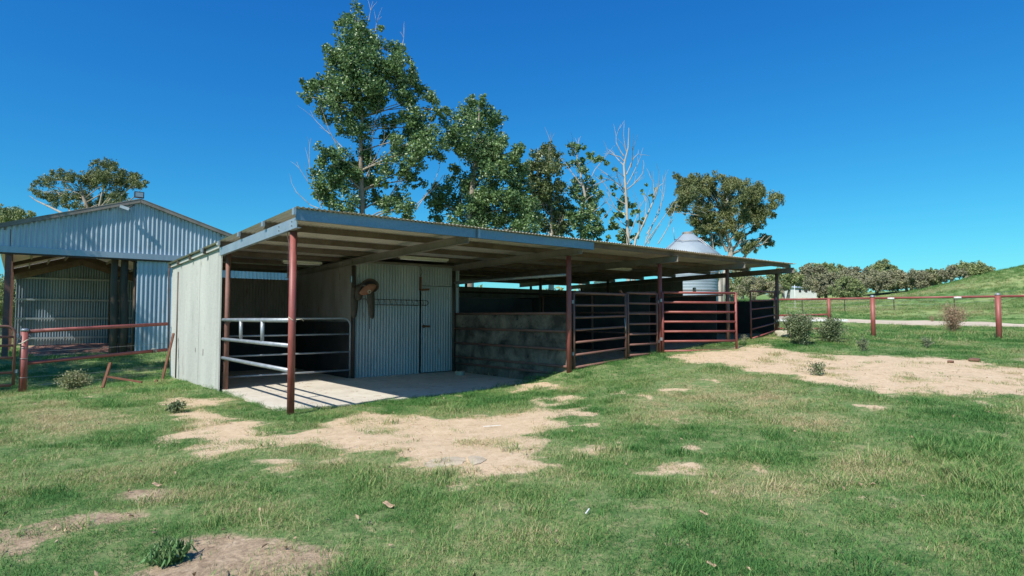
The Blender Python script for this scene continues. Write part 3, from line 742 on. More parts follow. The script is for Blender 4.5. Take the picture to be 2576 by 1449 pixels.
MB().tube([(.055 + .03*math.cos(a), -.345, .01 + .03*math.sin(a)) for a in np.linspace(0, 6.0, 12)], .009, 6).build('ring', MATS['rope'], SD)
def flap_fn(x0, x1, z0, z1, y, bend):
    def f(s, t):
        w_ = 1 - .35 * t ** 3
        xm = (x0 + x1) / 2; x = xm + (s - .5) * (x1 - x0) * w_
        return (x - bend * t, y - .03 * math.sin(s * 3.14), z0 + (z1 - z0) * t - .05 * math.sin(s * math.pi) * (t > .8))
    return f
patch('flap', flap_fn(-.24, -.07, .10, -.46, -.12, .02), 'brown_leather', SD, 8, 10, .02)
patch('flap', flap_fn(.06, .22, .02, -.48, -.20, -.03), 'brown_leather', SD, 8, 10, .02)
patch('skirt', flap_fn(-.16, .04, .12, -.12, -.20, .06), 'brown_leather', SD, 8, 8, .02)
MB().tube([(-.02, .1, .0), (.0, -.25, .06)], .02, 8).build('rack_arm', MATS['rust'], SD)
MB().tube([(.13, -.19, -.46), (.135, -.19, -.72)], .007, 6).build('strap', MATS['brown_leather'], SD)

HR = empty('hook_rack', W(3.05, 4.19, 1.74), THETA, 'long wire rack of hooks across the tack room wall', 'hook rack')
pts = [(0, 0, .07), (1.68, 0, .06)] + [(1.74 + .06*math.cos(a), 0, -.0 + .06*math.sin(a)) for a in np.linspace(1.57, -1.57, 7)] + [(.3, 0, -.06)]
MB().tube(pts, .008, 6).build('loop', MATS['brown_steel'], HR)
for i in range(11):
    x = .12 + i * .15
    MB().tube([(x, -.01, .07), (x + .01, -.04, .02), (x + .02, -.05, -.04), (x + .03, -.03, -.055)], .006, 5).build('hook', MATS['brown_steel'], HR)

# ------------------------------------------------------------------ the big gable shed on the left
GV = 16.5; GU = .25; GZ = 5.56; GS = .33; EL_, ER_ = -3.75, 6.2; RV = 41.7
def gz(u): return GZ - GS * abs(u - GU)
GO = W(0, GV, 0)
GB = empty('gable_shed', GO, THETA, 'big corrugated iron gable shed with an open dark front behind the left fence', 'shed')
def gw(u0, u1, zb, v=0.0, name='gable_sheet', mat='galv_shed', pitch=.14, amp=.024):
    sheets_wall(name, MATS[mat], GB, (u0, v), (u1, v), zb, lambda s: gz(u0 + s) - .03, (0, -1, 0), pitch, amp, .84, 6)
gw(EL_ + .05, ER_ - .1, lambda s: 3.62)                                  # gable cladding
sheets_wall('front_wall_sheet', MATS['galv_shed'], GB, (.22, .06), (ER_ - .1, .06), lambda s: -.05, lambda s: 3.46, (0, -1, 0), .14, .018, .84, 6)
MB().beam((EL_, -.05, 3.56), (ER_ - .1, -.05, 3.56), .10, .20).build('lintel_beam', MATS['galv'], GB)
MB().beam((EL_, -.02, 3.43), (ER_ - .1, -.02, 3.43), .06, .05).build('lintel_beam', MATS['brown_steel'], GB)
for sg in (-1, 1):
    ue = EL_ if sg < 0 else ER_
    a = Vector((GU, -.08, GZ + .01)); b = Vector((ue, -.08, gz(ue) + .01))
    MB().beam(a, b, .12, .14).build('barge_board', MATS['galv_dark'], GB)
    # roof in strips of sheets
    for j in range(33):
        v0 = -.15 + j * .77; 
        V = []; n = 8
        for i in range(n + 1):
            v = v0 + .79 * i / n; dz = .012 * math.sin(v / .19 * 2 * math.pi)
            V += [(GU, v, GZ + .05 + dz), (ue, v, gz(ue) + .05 + dz)]
        link('roof_sheet', np_mesh('roof_sheet', V, [(2*i, 2*i+2, 2*i+3, 2*i+1) for i in range(n)], True), MATS['galv_roof'], GB)
    for k in range(1, 5):
        uu = GU + (ue - GU) * k / 4.3
        MB().beam((uu, 0, gz(uu) - .08), (uu, RV - GV, gz(uu) - .08), .06, .14).build('purlin', MATS['galv_dark'], GB)
for v in (8.3, 16.6, 24.8):
    MB().beam((EL_ + .3, v, gz(EL_ + .3) - .2), (GU, v, GZ - .2), .12, .2).build('rafter', MATS['brown_steel'], GB)
    MB().beam((ER_ - .3, v, gz(ER_ - .3) - .2), (GU, v, GZ - .2), .12, .2).build('rafter', MATS['brown_steel'], GB)
for v in (.1, 8.3, 16.6, 24.9):
    MB().beam((-3.35, v, -.8), (-3.35, v, gz(-3.35) - .15), .16, .16, (1, 0, 0)).build('column', MATS['red_shade_brown'], GB)
MB().beam((-3.35, .1, gz(-3.35) - .18), (-3.35, 25, gz(-3.35) - .18), .1, .18).build('eave_beam', MATS['brown_steel'], GB)
MB().beam((-3.3, 24.85, gz(-3.3) - .3), (GU, 24.85, GZ - .3), .06, .75).build('dark_cover_strip', MATS['purlin_steel'], GB)  # dark strips added to cover the bright band under the rear roof
MB().beam((ER_ - .3, 24.85, gz(ER_ - .3) - .3), (GU, 24.85, GZ - .3), .06, .75).build('dark_cover_strip', MATS['purlin_steel'], GB)
# rear wall with girts
worn('galv_shade_blue', (.14, .20, .26), (.24, .31, .38), (.12, .12, .12), .45, .2, .8, (1, 1, .2))  # shade inside the shed put into the iron's colour, offsets bounce light
sheets_wall('rear_wall_sheet', MATS['galv_shade_blue'], GB, (-3.15, RV - GV), (ER_ - .2, RV - GV), lambda s: -.6, lambda s: gz(-3.15 + s) + .02, (0, -1, 0), .15, .02, 1.2, 6)
for z in (3.9, 2.5, 1.26, -.02):
    MB().beam((-3.2, RV - GV - .12, z), (ER_ - .2, RV - GV - .12, z), .10, .12).build('girt', MATS['galv'], GB)
MB().beam((2.0, RV - GV - .3, -.6), (2.0, RV - GV - .3, 5), .45, .3, (1, 0, 0)).build('column', MATS['brown_steel'], GB)
sheets_wall('side_wall_sheet', MATS['galv_dark'], GB, (ER_ - .2, .1), (ER_ - .2, RV - GV), lambda s: -.4, lambda s: gz(ER_ - .2) - .02, (1, 0, 0), .3, .02, 3.0, 4)
for u, r in ((-.42, .12), (-.12, .13)):
    MB().tube([(u, .35, -.3), (u + .03, .33, 1.2), (u - .02, .36, 2.4), (u, .35, 3.5)], [r * 1.1, r, r * .92, r * .9], 12).build('timber_pole', MATS['timber_pole'], GB)
MB().tube([(.16, .22, -.2), (.2, .2, 1.6), (.17, .22, 3.4)], .05, 8).build('timber_pole', MATS['timber_pole'], GB)
FL = empty('floodlight', W(.22, GV - .12, GZ + .10), THETA, 'square floodlight standing on the shed gable peak', 'floodlight')
MB().box((-.17, -.03, 0), (.13, .10, .22)).build('lamp_body', MATS['black_box'], FL)
MB().box((-.14, -.036, .03), (.10, -.0305, .19)).build('lamp_glass', MATS['galv'], FL)
CAMBOX = empty('security_camera', W(-.25, GV - .2, GZ - .32), THETA, 'small grey camera hung under the shed gable peak', 'camera')
MB().beam((-.12, 0, .04), (.14, -.12, -.06), .09, .10).build('camera_body', MATS['galv'], CAMBOX)
MB().tube([(.1, .0, 0), (.3, .1, .15)], .02, 6).build('camera_arm', MATS['brown_steel'], CAMBOX)
dp = MB().tube([(0, 0, -.8), (0, 0, 3.6)], .07, 10).build('downpipe', MATS['plastic_white'], None)
dp.location = W(-3.62, 40.5, 0); tag(dp, 'white downpipe at the far left corner of the gable shed', 'downpipe')

# mulch heap inside the shed
def mulch():
    P = [px(x, y, 30) for x, y in ()]
    c0 = W(-2.6, 21.5); xs = np.linspace(0, 1, 40); V = []
    n = 34
    for j in range(n):
        for i in range(n):
            u = -2.9 + 3.3 * i / (n-1); v = 18.0 + 9.5 * j / (n-1)
            e = min(i, n-1-i, j, n-1-j) / 4.0
            p = W(u, v); base = hz(p.x, p.y)
            V.append((p.x, p.y, base + .02 + .22 * min(1, e) + .10 * (float(fbm(np.array([u*4.]), np.array([v*4.]), 3, 4)[0]) - .5) * min(1, e) - (.12 if e == 0 else 0)))
    Fc = [(j*n+i, j*n+i+1, (j+1)*n+i+1, (j+1)*n+i) for j in range(n-1) for i in range(n-1)]
    m, nt, bs = new_mat('mulch'); g = poss(nt)
    c = ramp(nt, noise(nt, 14, 6, .8, g, 1), [(.3, (.12, .05, .04)), (.5, (.30, .14, .11)), (.7, (.46, .30, .22))])
    nt.links.new(c, bs.inputs['Base Color']); bs.inputs['Roughness'].default_value = .95; bump(nt, bs, noise(nt, 20, 5, .8, g), 1, .05)
    o = link('mulch_heap', np_mesh('mulch_heap', V, Fc), m); tag(o, 'low heap of reddish bark mulch on the floor of the open shed', 'mulch', kind='stuff')
mulch()

# ------------------------------------------------------------------ left fence, gate and rusty irons
def left_fence():
    a = Vector((-10.27, 12.8, 0)); b = Vector((-8.78, 15.45, 0)); d = (b - a).normalized(); L = (b - a).length
    g = empty('pipe_fence', (a.x, a.y, hz(a.x, a.y)), math.atan2(d.y, d.x), 'two rail red pipe fence joining the stable side wall on the left', 'fence', None)
    z0 = g.location.z
    MB().tube([(0, 0, -.2), (0, 0, 1.27)], .068, 18).build('post', MATS['red_paint'], g)
    MB().tube([(0, 0, 1.27), (0, 0, 1.31), (0, 0, 1.33)], [.074, .072, .045], 16).build('post_cap', MATS['grey_pipe'], g)
    MB().tube([(.05, 0, 1.09 - z0), (L, 0, 1.215 - z0)], .042, 14).build('rail', MATS['red_paint'], g)
    MB().tube([(.05, 0, .42 - z0), (L, 0, .56 - z0)], .040, 14).build('rail', MATS['red_paint'], g)
    for za, zb in ((.83, .90), (.62, .73), (.30, .30), (.12, .16)):
        MB().tube([(.06, .03, za), (L * .5, .03, (za + zb) / 2 - .015), (L, .03, zb)], .004, 5).build('wire_strand', MATS['wire'], g)
    for z in (.92, .70, .30):
        MB().tube([(.075 * math.cos(t), .075 * math.sin(t), z) for t in np.linspace(0, 6.28, 14)], .005, 5, False).build('wire_wrap', MATS['wire'], g)
    for k in range(3):
        MB().tube([(L - .35 + k*.035 + .0, .055 * math.sin(t), .56 - z0 + .055 * math.cos(t) - .01) for t in np.linspace(.2, 5.6, 10)], .009, 5).build('rope_loop', MATS['rope'], g)
    MB().tube([(.05, -.06, 1.2), (.1, -.05, 1.14), (-.08, -.08, 1.02), (-.12, 0, 1.0), (-.03, .08, 1.1)], .014, 6).build('tie_wire', MATS['rope'], g)
    for i in range(9):
        MB().tube([(L - .04, -.0, .25 + i * .13), (L + .09, -.02, .255 + i * .13)], .004, 4).build('wire_strand', MATS['wire'], g)
left_fence()
def left_gate():
    a = Vector((-10.36, 12.66, 0)); b = Vector((-11.9, 11.3, 0))
    ga = pipe_gate('dark red pipe gate with a rounded top corner at the far left', (a.x, a.y), (b.x, b.y), [-.02, .24, .55, .80, .98, 1.20], 'red_shade_brown', .026, (), True)
left_gate()
def iron(name, label, x0, y0, x1, y1, d, parts, cat):
    g = empty(name, px(x0, y0, d), 0, label, cat); o = g.location.copy()
    for nm, (ax, ay), (bx, by), dd, r in parts:
        A = px(ax, ay, d) - o; B = px(bx, by, d + dd) - o
        MB().beam(A, B, r, r * .8, (0, 1, 0)).build(nm, MATS['rust'], g)
d_ = 12.6
iron('rusty_iron_frame', 'rusty steel bar with a crosspiece leaning in the grass left of the stable', 258, 972, 0, 0, d_, [('bar', (258, 975), (278, 912), .25, .05), ('crosspiece', (271, 947), (357, 961), -.5, .035)], 'steel bar')
iron('steel_stake', 'rusty stake leaning against the fence end by the pale side wall', 404, 972, 0, 0, 14.2, [('stake', (404, 972), (437, 838), .5, .045)], 'stake')
iron('steel_offcut', 'short rusty steel offcut in the grass at the foot of the leaning stake', 388, 972, 0, 0, 13.6, [('offcut', (387, 974), (394, 955), .1, .05)], 'steel offcut')

# ------------------------------------------------------------------ right fence
def right_fence():
    P = [(9.6, 22.45), (11.17, 21.36), (12.26, 20.6), (15.0, 18.7), (17.8, 16.8)]
    top = 2.05
    g = empty('pipe_fence', (P[1][0], P[1][1], hz(*P[1])), 0, 'red single rail pipe fence running right from the far end of the stables', 'fence'); o = g.location.copy()
    def L(x, y, z): return Vector((x, y, z)) - o
    for i, (x, y) in enumerate(P[2:]):
        gz_ = hz(x, y); MB().tube([L(x, y, gz_ - .2), L(x, y, top + .0)], .075 if i else .07, 18).build('post', MATS['red_paint'], g)
        MB().tube([L(x, y, top), L(x, y, top + .05), L(x, y, top + .075)], [.078, .07, .03], 14).build('post_cap', MATS['grey_pipe'], g)
    x, y = P[1]; MB().tube([L(x, y, hz(x, y) + .35), L(x, y, top - .02)], .055, 14).build('post', MATS['red_paint'], g)
    for a, b in zip(P[:-1], P[1:]):
        MB().tube([L(*a, top - .03), L(*b, top - .03)], .036, 12).build('rail', MATS['red_paint'], g)
    MB().tube([L(*P[0], 1.43), L(*P[1], 1.47)], .036, 12).build('rail', MATS['red_paint'], g)
    MB().tube([L(*P[0], .95), L(*P[1], .97)], .036, 12).build('rail', MATS['red_paint'], g)
    m = ((P[0][0] + P[1][0]) / 2, (P[0][1] + P[1][1]) / 2)
    MB().tube([L(m[0] - .02, m[1], 1.45), L(m[0] + .1, m[1], .85)], .045, 12).build('brace', MATS['red_paint'], g)
    for t in (.16, .70):
        a, b = P[2], P[3]; x = a[0] + (b[0]-a[0])*t; y = a[1] + (b[1]-a[1])*t
        MB().tube([L(x - .08, y + .055, top - .045), L(x + .08, y - .055, top - .045)], .044, 12).build('plastic_sleeve', MATS['plastic_white'], g)
right_fence()

# bench with white top behind the shrubs
BN = empty('bench', px(1955, 838, 16.6), -.2, 'narrow white topped bench on brown legs behind the green shrubs', 'bench')
MB().box((.05, -.12, .33), (1.75, .12, .385)).build('seat', MATS['white_paint'], BN)
for x in (.3, 1.45):
    MB().beam((x - .12, 0, .33), (x + .08, 0, -.1), .05, .04, (0, 1, 0)).build('leg', MATS['brown_steel'], BN)

def rock(name, label, loc, s, mat='stone', seed=1, cat='rock', group=None):
    bm = bmesh.new(); bmesh.ops.create_icosphere(bm, subdivisions=3, radius=1); r = random.Random(seed)
    ph = [r.uniform(0, 6) for _ in range(6)]
    for v in bm.verts:
        c = v.co; k = 1 + .18 * math.sin(c.x*3+ph[0]) * math.sin(c.y*3.3+ph[1]) + .12 * math.sin(c.z*5+ph[2]+c.x*4) + .05 * math.sin(c.x*13+ph[3]) * math.sin(c.y*11+ph[4])
        q = c * k; q = Vector((max(-.85, min(.85, q.x)), max(-.8, min(.85, q.y)), max(-.7, min(.72, q.z))))
        v.co = Vector((q.x*s[0], q.y*s[1], q.z*s[2]))
    me = bpy.data.meshes.new(name); bm.to_mesh(me); bm.free()
    for p in me.polygons: p.use_smooth = True
    o = link(name, me, MATS[mat]); o.location = loc; o.rotation_euler = (0, 0, r.uniform(0, 3)); return tag(o, label, cat, group)
def on_ground(x, y, dz=0.0):
    p = Vector((*ground_poly([(x, y)])[0], 0)); p.z = hz(p.x, p.y) + dz; return p
rock('rock', 'pale round rock resting on the concrete floor by the divider wall', W(5.2, 3.3, .04), (.14, .10, .07), 'stone', 3)
rock('rock', 'pale block of stone at the foot of the far corner post', on_ground(1974, 846, .06), (.30, .16, .16), 'stone', 4)

# flat broken slab of rock in the sand
def slab_rock(name, label, outline, mat='stone', hgt=.012):
    P = ground_poly(outline); c = np.mean(P, 0); z = hz(*c)
    bm = bmesh.new(); rg = random.Random(5)
    pts = []
    for i, (x, y) in enumerate(P):
        q = P[(i+1) % len(P)]
        for t in (0, .33, .66): pts.append((x + (q[0]-x)*t - c[0] + rg.uniform(-.012, .012), y + (q[1]-y)*t - c[1] + rg.uniform(-.012, .012)))
    top = [bm.verts.new((x, y, hgt + rg.uniform(-.006, .006))) for x, y in pts]; bot = [bm.verts.new((x*1.02, y*1.02, -.06)) for x, y in pts]
    cc = bm.verts.new((0, 0, hgt + .012)); n = len(pts)
    for i in range(n):
        j = (i+1) % n; bm.faces.new((top[i], top[j], cc)); bm.faces.new((bot[i], bot[j], top[j], top[i]))
    bmesh.ops.recalc_face_normals(bm, faces=bm.faces)
    me = bpy.data.meshes.new(name); bm.to_mesh(me); bm.free()
    o = link(name, me, MATS[mat]); o.location = (c[0], c[1], z); tag(o, label, 'stone slab')
worn('slab_stone', (.40, .33, .23), (.54, .45, .33), (.22, .18, .13), .95, 0, 7, (1, 1, 1), 60, .8)
slab_rock('stone_slab', 'larger left piece of cracked grey stone slab lying in the sand', [(1062,1170),(1085,1158),(1120,1150),(1168,1149),(1172,1160),(1160,1170),(1120,1174),(1080,1178)], 'slab_stone')
slab_rock('stone_slab', 'smaller right piece of cracked grey stone slab lying in the sand', [(1176,1152),(1205,1152),(1225,1158),(1215,1166),(1190,1172),(1180,1165)], 'slab_stone')

# ------------------------------------------------------------------ silo
SI = empty('silo', (8.75, 30, .7), 0, 'round galvanised grain silo with a conical roof behind the stables', 'silo')
SR = 1.40
def lathe(prof, n=48):
    mb = MB(); rings = []
    for r, z in prof: rings.append([mb.bm.verts.new((r*math.cos(2*math.pi*k/n), r*math.sin(2*math.pi*k/n), z)) for k in range(n)])
    for i in range(len(rings)-1):
        for k in range(n):
            f = mb.bm.faces.new((rings[i][k], rings[i][(k+1)%n], rings[i+1][(k+1)%n], rings[i+1][k])); f.smooth = True
    return mb
zb = 3.75
worn('silo_metal', (.26, .31, .36), (.34, .40, .45), None, .6, .1, 1)
prof = []
for i in range(int(zb / .028)): prof.append((SR + .006 * math.sin(i * 1.26), i * .028))
lathe(prof).build('tank_wall', MATS['silo_metal'], SI)
for z in (1.1, 1.95, 2.8):
    lathe([(SR + .015, z - .02), (SR + .022, z), (SR + .015, z + .02)]).build('seam_band', MATS['galv_dark'], SI)
lathe([(SR + .10, zb - .06), (SR + .10, zb), (.30, zb + 1.02), (.26, zb + 1.02)]).build('cone_roof', MATS['silo_metal'], SI)
lathe([(.27, zb + 1.0), (.27, zb + 1.12), (.24, zb + 1.14), (.0, zb + 1.15)]).build('lid', MATS['galv_dark'], SI)
lathe([(SR + .12, zb - .10), (SR + .13, zb - .05), (SR + .10, zb - .03)]).build('rim', MATS['galv_dark'], SI)
MB().tube([(-.75, -.3, zb+.75), (-.5, -.75, zb + .62), (0, -.9, zb + .62), (.5, -.75, zb + .62), (.75, -.2, zb+.75)], .018, 6).build('guard_ring', MATS['wire'], SI)
MB().tube([(-.72, -.2, zb + .7), (-.76, -.2, zb + 1.35)], .014, 6).build('handle', MATS['wire'], SI)
for o_ in (0, .3):
    MB().tube([(.25 + o_*.3, -.8 , zb + .7 + o_*.1), (1.35 + o_*.2, -.75, zb - .10), (1.38 + o_*.2, -.75, .1)], .02, 6).build('ladder_rail', MATS['wire'], SI)
# white can on the partition top
can = MB().tube([(0, 0, 0), (0, 0, .15), (0, 0, .17)], [.055, .055, .035], 16).build('can', MATS['plastic_white'])
pp = px(1747, 736, 19.6); can.location = pp; tag(can, 'small white can standing on the partition rail in front of the silo', 'can')

# ------------------------------------------------------------------ trees
def quat_axes(n):
    """random orthonormal pairs"""
    a = RNG.normal(size=(n, 3)); a /= np.linalg.norm(a, axis=1)[:, None]
    b = RNG.normal(size=(n, 3)); b -= (a * b).sum(1)[:, None] * a; b /= np.linalg.norm(b, axis=1)[:, None]
    return a, b
def leaf_cloud(name, C, size, mat, parent, aspect=.8, hang=0.0, bend=.18):
    n = len(C); a, b = quat_axes(n)
    if hang: a[:, 2] -= hang; a /= np.linalg.norm(a, axis=1)[:, None]; b -= (a * b).sum(1)[:, None] * a; b /= np.linalg.norm(b, axis=1)[:, None]
    nn = np.cross(a, b); s = size * RNG.uniform(.6, 1.25, n)[:, None]
    tip = C + a * s * .6; base = C - a * s * .45; l = C + b * s * aspect * .5 + nn * s * bend; r = C - b * s * aspect * .5 + nn * s * bend
    V = np.stack([base, l, tip, r], 1).reshape(-1, 3); i = np.arange(n) * 4
    Fc = np.concatenate([np.stack([i, i+1, i+2], 1), np.stack([i, i+2, i+3], 1)])
    return link(name, np_mesh(name, V, Fc), MATS[mat], parent)
def blob_points(blobs, dens, org, shell=.55, lumps=True):
    out = []
    for (c, r) in blobs:
        n = max(6, int(dens * r * r)); d = RNG.normal(size=(n, 3)); d /= np.linalg.norm(d, axis=1)[:, None]
        if lumps:
            k = max(4, int(3 + r * 9)); cc = RNG.normal(size=(k, 3)); cc /= np.linalg.norm(cc, axis=1)[:, None]; cc *= RNG.uniform(.3, 1.0, (k, 1)) ** .7
            w_ = RNG.integers(0, k, n); p = cc[w_] + d * (RNG.uniform(0, 1, (n, 1)) ** .5) * .52
        else: p = d * RNG.uniform(shell, 1, (n, 1))
        out.append(p * r + np.array(c - org))
    return np.concatenate(out)
def limb(mb, a, b, r0, r1, sag=.1, n=5, seg=6):
    a = Vector(a); b = Vector(b); L = (b - a).length; pts = []
    j = Vector((random.uniform(-1, 1), random.uniform(-1, 1), random.uniform(-.3, .3))) * L * sag
    for i in range(n + 1):
        t = i / n; p = a.lerp(b, t) + j * math.sin(t * math.pi) + Vector((0, 0, L * .06 * math.sin(t * math.pi)))
        pts.append(p)
    mb.tube(pts, [r0 + (r1 - r0) * i / n for i in range(n + 1)], seg, False); return pts
def tree(name, label, cat, base_px, depth, blobs_px, conv, spread, leaf, leafmat_, barkmat, dens, trunk, trunk_r, group=None, aspect=.8, hang=0.0, reach=True, twigs=None, twig_r=.02, every=2):
    """blobs and trunk are given where they appear, then stand round a trunk at their own depth with real thickness"""
    bx, by = base_px; base = px(bx, by, depth); gnd = hz(base.x, base.y); org = Vector((base.x, depth, gnd))
    T = empty(name, org, 0, label, cat, group); blobs = []
    sc_ = conv[2] * depth / F
    for (x, y, r) in blobs_px:
        X = x * conv[2] + conv[0]; Y = y * conv[2] + conv[1]; dd = depth + random.gauss(0, spread * .55)
        dd = max(depth - spread, min(depth + spread, dd))
        blobs.append((px(X, Y, dd), r * conv[2] * depth / F))
    extra = []
    for c, r in blobs:
        for q in range(2):
            d = Vector((random.gauss(0, 1), random.gauss(0, 1), random.gauss(0, .8))).normalized()
            extra.append((c + d * r * random.uniform(.55, .95), r * random.uniform(.38, .6)))
    mb = MB(); tp = [Vector((0, 0, -.4))]
    for (x, y) in trunk: tp.append(px(x * conv[2] + conv[0], y * conv[2] + conv[1], depth) - org)
    n = len(tp); mb.tube(tp, [trunk_r * (1 - .88 * i / (n - 1)) for i in range(n)], 12, False)
    mb.build('trunk', MATS[barkmat], T)
    if reach:
        mb = MB()
        for i, (c, r) in enumerate(blobs):
            if i % every: continue
            c = c - org; best = None
            for j in range(len(tp) - 1):
                for t in (0, .33, .66):
                    q = tp[j].lerp(tp[j+1], t)
                    if q.z < c.z - .15 * (c - q).length:
                        s = (c - q).length + .35 * abs(c.z - q.z - (c - q).length * .7)
                        if best is None or s < best[0]: best = (s, q, (j + t) / (n - 1))
            if best: limb(mb, best[1], c, max(.015, trunk_r * (1 - .9 * best[2]) * .38), .012, .12)
        mb.build('branches', MATS[barkmat], T)['kind'] = 'stuff'
    if twigs:
        mb = MB()
        for pl in twigs:
            dd = depth + random.uniform(-spread, spread) * .6
            q = [px(x * conv[2] + conv[0], y * conv[2] + conv[1], depth + (dd - depth) * min(1, k / 2)) - org for k, (x, y) in enumerate(pl)]
            q = [q[0]] + [q[i].lerp(q[i+1], .5) for i in range(len(q)-1)] + [q[-1]] if len(q) > 2 else q
            mb.tube(q, [twig_r * (1 - .75 * i / (len(q)-1)) for i in range(len(q))], 5, False)
            for s in range(3):
                k = random.randrange(1, len(q)); p0 = q[k]; dv = (q[k] - q[k-1]).normalized(); L = random.uniform(.3, .9)
                p1 = p0 + (dv + Vector((random.uniform(-.7, .7), random.uniform(-.5, .5), random.uniform(0, .5)))).normalized() * L
                mb.tube([p0, p0.lerp(p1, .5) + Vector((0, 0, .03)), p1], [twig_r * .4, twig_r * .3, twig_r * .15], 4, False)
        mb.build('bare_twigs', MATS['twig'], T)['kind'] = 'stuff'
    pts = blob_points(blobs + extra, dens, org)
    lf = leaf_cloud('foliage', pts, leaf, leafmat_, T, aspect, hang); lf['kind'] = 'stuff'
    return T
CA = (708.4, 0, .4223); CB = (1288, 289.8, .3111); CI = (0, 0, 1)
T1 = [(445,110,75),(470,200,105),(400,300,110),(520,290,90),(690,310,70),(330,400,100),(480,400,130),(640,400,110),(740,430,80),(240,520,85),(140,500,38),(140,580,35),(190,500,40),(350,520,130),(500,540,140),(660,520,130),(790,520,75),(280,640,75),(420,650,110),(560,600,70),(740,610,75),(880,570,50),(450,740,80),(360,760,45),(640,740,50),(760,720,65),(820,770,85),(900,650,55),(960,680,50),(900,830,80),(820,900,75),(680,840,50),(760,900,60),(620,830,40),(660,970,70),(760,1000,60),(800,1080,45),(230,920,50),(300,980,75),(380,960,55),(480,950,75),(270,1070,75),(380,1060,75),(500,1060,75),(270,1180,65),(380,1200,75),(520,1180,70),(700,1160,55),(740,1240,55),(650,1240,55),(590,1090,35),(600,170,28),(345,140,30)]
T1 = [(x, y, r * (1.22 if y > 700 else 1.0)) for x, y, r in T1]
tree('poplar_tree', 'tallest glossy leaved poplar rising behind the front of the stable roof', 'tree', (900, 830), 24, T1, CA, 1.3, .105, 'poplar_leaf', 'bark', 2300,
     [(490, 1500), (480, 1250), (470, 900), (480, 700), (470, 420), (455, 120)], .15, 'poplars behind the stables', every=1,
     twigs=[[(240,1240),(170,1050),(160,900),(175,820)],[(260,1230),(200,1130),(120,1040),(90,960)],[(220,1240),(120,1200),(60,1090)],[(380,950),(300,820),(260,720),(240,640)],[(400,930),(330,830),(240,760),(190,700)],
            [(520,1050),(540,850),(550,700),(600,560)],[(500,1060),(580,880),(640,800)],[(620,1200),(720,1050),(760,850),(715,700)],[(640,1180),(760,1020),(840,900),(850,800)],[(800,1250),(880,1130),(940,1050),(945,930)],
            [(760,1250),(850,1180),(930,1100),(960,1040)],[(440,1250),(430,1100),(410,860)],[(520,120),(530,60)],[(560,190),(565,135)],[(720,270),(728,225)]], twig_r=.022)
T2 = [(1130,610,38),(1195,610,42),(1160,690,100),(1080,720,85),(1240,710,75),(1310,710,40),(1020,760,60),(1150,820,125),(1260,820,70),(1000,850,60),(1200,900,100),(1080,860,75),(1300,900,85),(1380,930,70),(1420,890,35),(1180,980,95),(1280,1000,105),(1400,1030,85),(1010,1040,55),(1080,1080,80),(1180,1100,110),(1300,1120,110),(1420,1130,90),(960,1130,55),(900,1190,60),(1000,1200,95),(1120,1220,110),(1250,1230,110),(1380,1240,110),(1480,1260,80),(950,1280,60),(1080,1310,80),(1200,1340,90),(1320,1350,90),(1450,1350,80)]
tree('poplar_tree', 'dense round topped poplar right of the tallest one', 'tree', (1180, 830), 26, T2, CA, 1.5, .11, 'poplar_leaf', 'bark', 2100,
     [(1120, 1550), (1120, 1300), (1150, 1000), (1170, 800), (1180, 620)], .22, 'poplars behind the stables', every=2,
     twigs=[[(1080,1350),(1070,1150),(1060,960)],[(1280,1360),(1290,1240),(1300,1120)],[(1330,1360),(1350,1250),(1340,1180)],[(1200,1360),(1230,1270),(1225,1200)]], twig_r=.02)
T3 = [(300,250,42),(250,330,60),(340,310,45),(200,380,65),(310,400,90),(180,480,65),(280,500,90),(380,560,50),(130,420,35),(220,600,65),(340,620,85),(400,700,65),(150,640,45),(260,720,65),(330,780,75),(400,820,60),(240,880,75),(330,920,80),(430,900,60),(120,800,80),(60,700,75),(80,900,80),(20,600,60)]
T3 = [(x, y, r * 1.25) for x, y, r in T3]
tree('poplar_tree', 'thin brownish poplar with a forked pale trunk in the middle of the row', 'tree', (1384, 800), 29, T3, CB, 1.4, .12, 'poplar_leaf_thin', 'bark_pale', 1700,
     [(320, 1200), (320, 850), (305, 500), (300, 260)], .16, 'poplars behind the stables',
     twigs=[[(300,800),(220,700),(200,500),(210,260)],[(330,760),(420,640),(470,560)],[(240,900),(150,780),(100,700)],[(310,500),(380,400),(390,320)],[(300,300),(310,210)],[(340,980),(390,880),(420,800)]], twig_r=.035)
T4 = [(500,270,45),(560,265,32),(530,380,45),(640,330,38),(700,355,35),(755,380,26),(460,400,25),(570,470,45),(540,560,55),(640,580,55),(500,640,55),(600,680,75),(700,640,35),(660,760,65),(560,780,75),(500,860,65),(620,880,75),(700,900,45),(720,780,28),(560,960,65),(660,980,45)]
T4 = [(x, y, r * 1.22) for x, y, r in T4]
tree('poplar_tree', 'sparse leafed poplar next to the bare dying one', 'tree', (1460, 800), 30, T4, CB, 1.3, .12, 'poplar_leaf', 'bark_pale', 1500,
     [(560, 1200), (565, 850), (590, 640), (550, 450), (510, 250)], .14, 'poplars behind the stables',
     twigs=[[(600,620),(640,480),(700,400),(760,330)],[(560,560),(480,460),(430,380)],[(570,850),(680,760),(780,690)],[(600,600),(700,540),(800,520)],[(520,420),(540,300),(540,210)],[(500,330),(480,260),(490,210)],[(640,940),(740,830),(800,760)]], twig_r=.03)
T5 = [(830,440,20),(820,580,26),(905,730,60),(860,790,50),(820,870,45),(990,730,26),(1000,790,36),(960,860,38),(900,960,50),(800,900,35),(780,990,26),(1040,850,28),(1000,980,26),(930,1010,50),(820,640,16),(760,815,14),(720,500,14)]
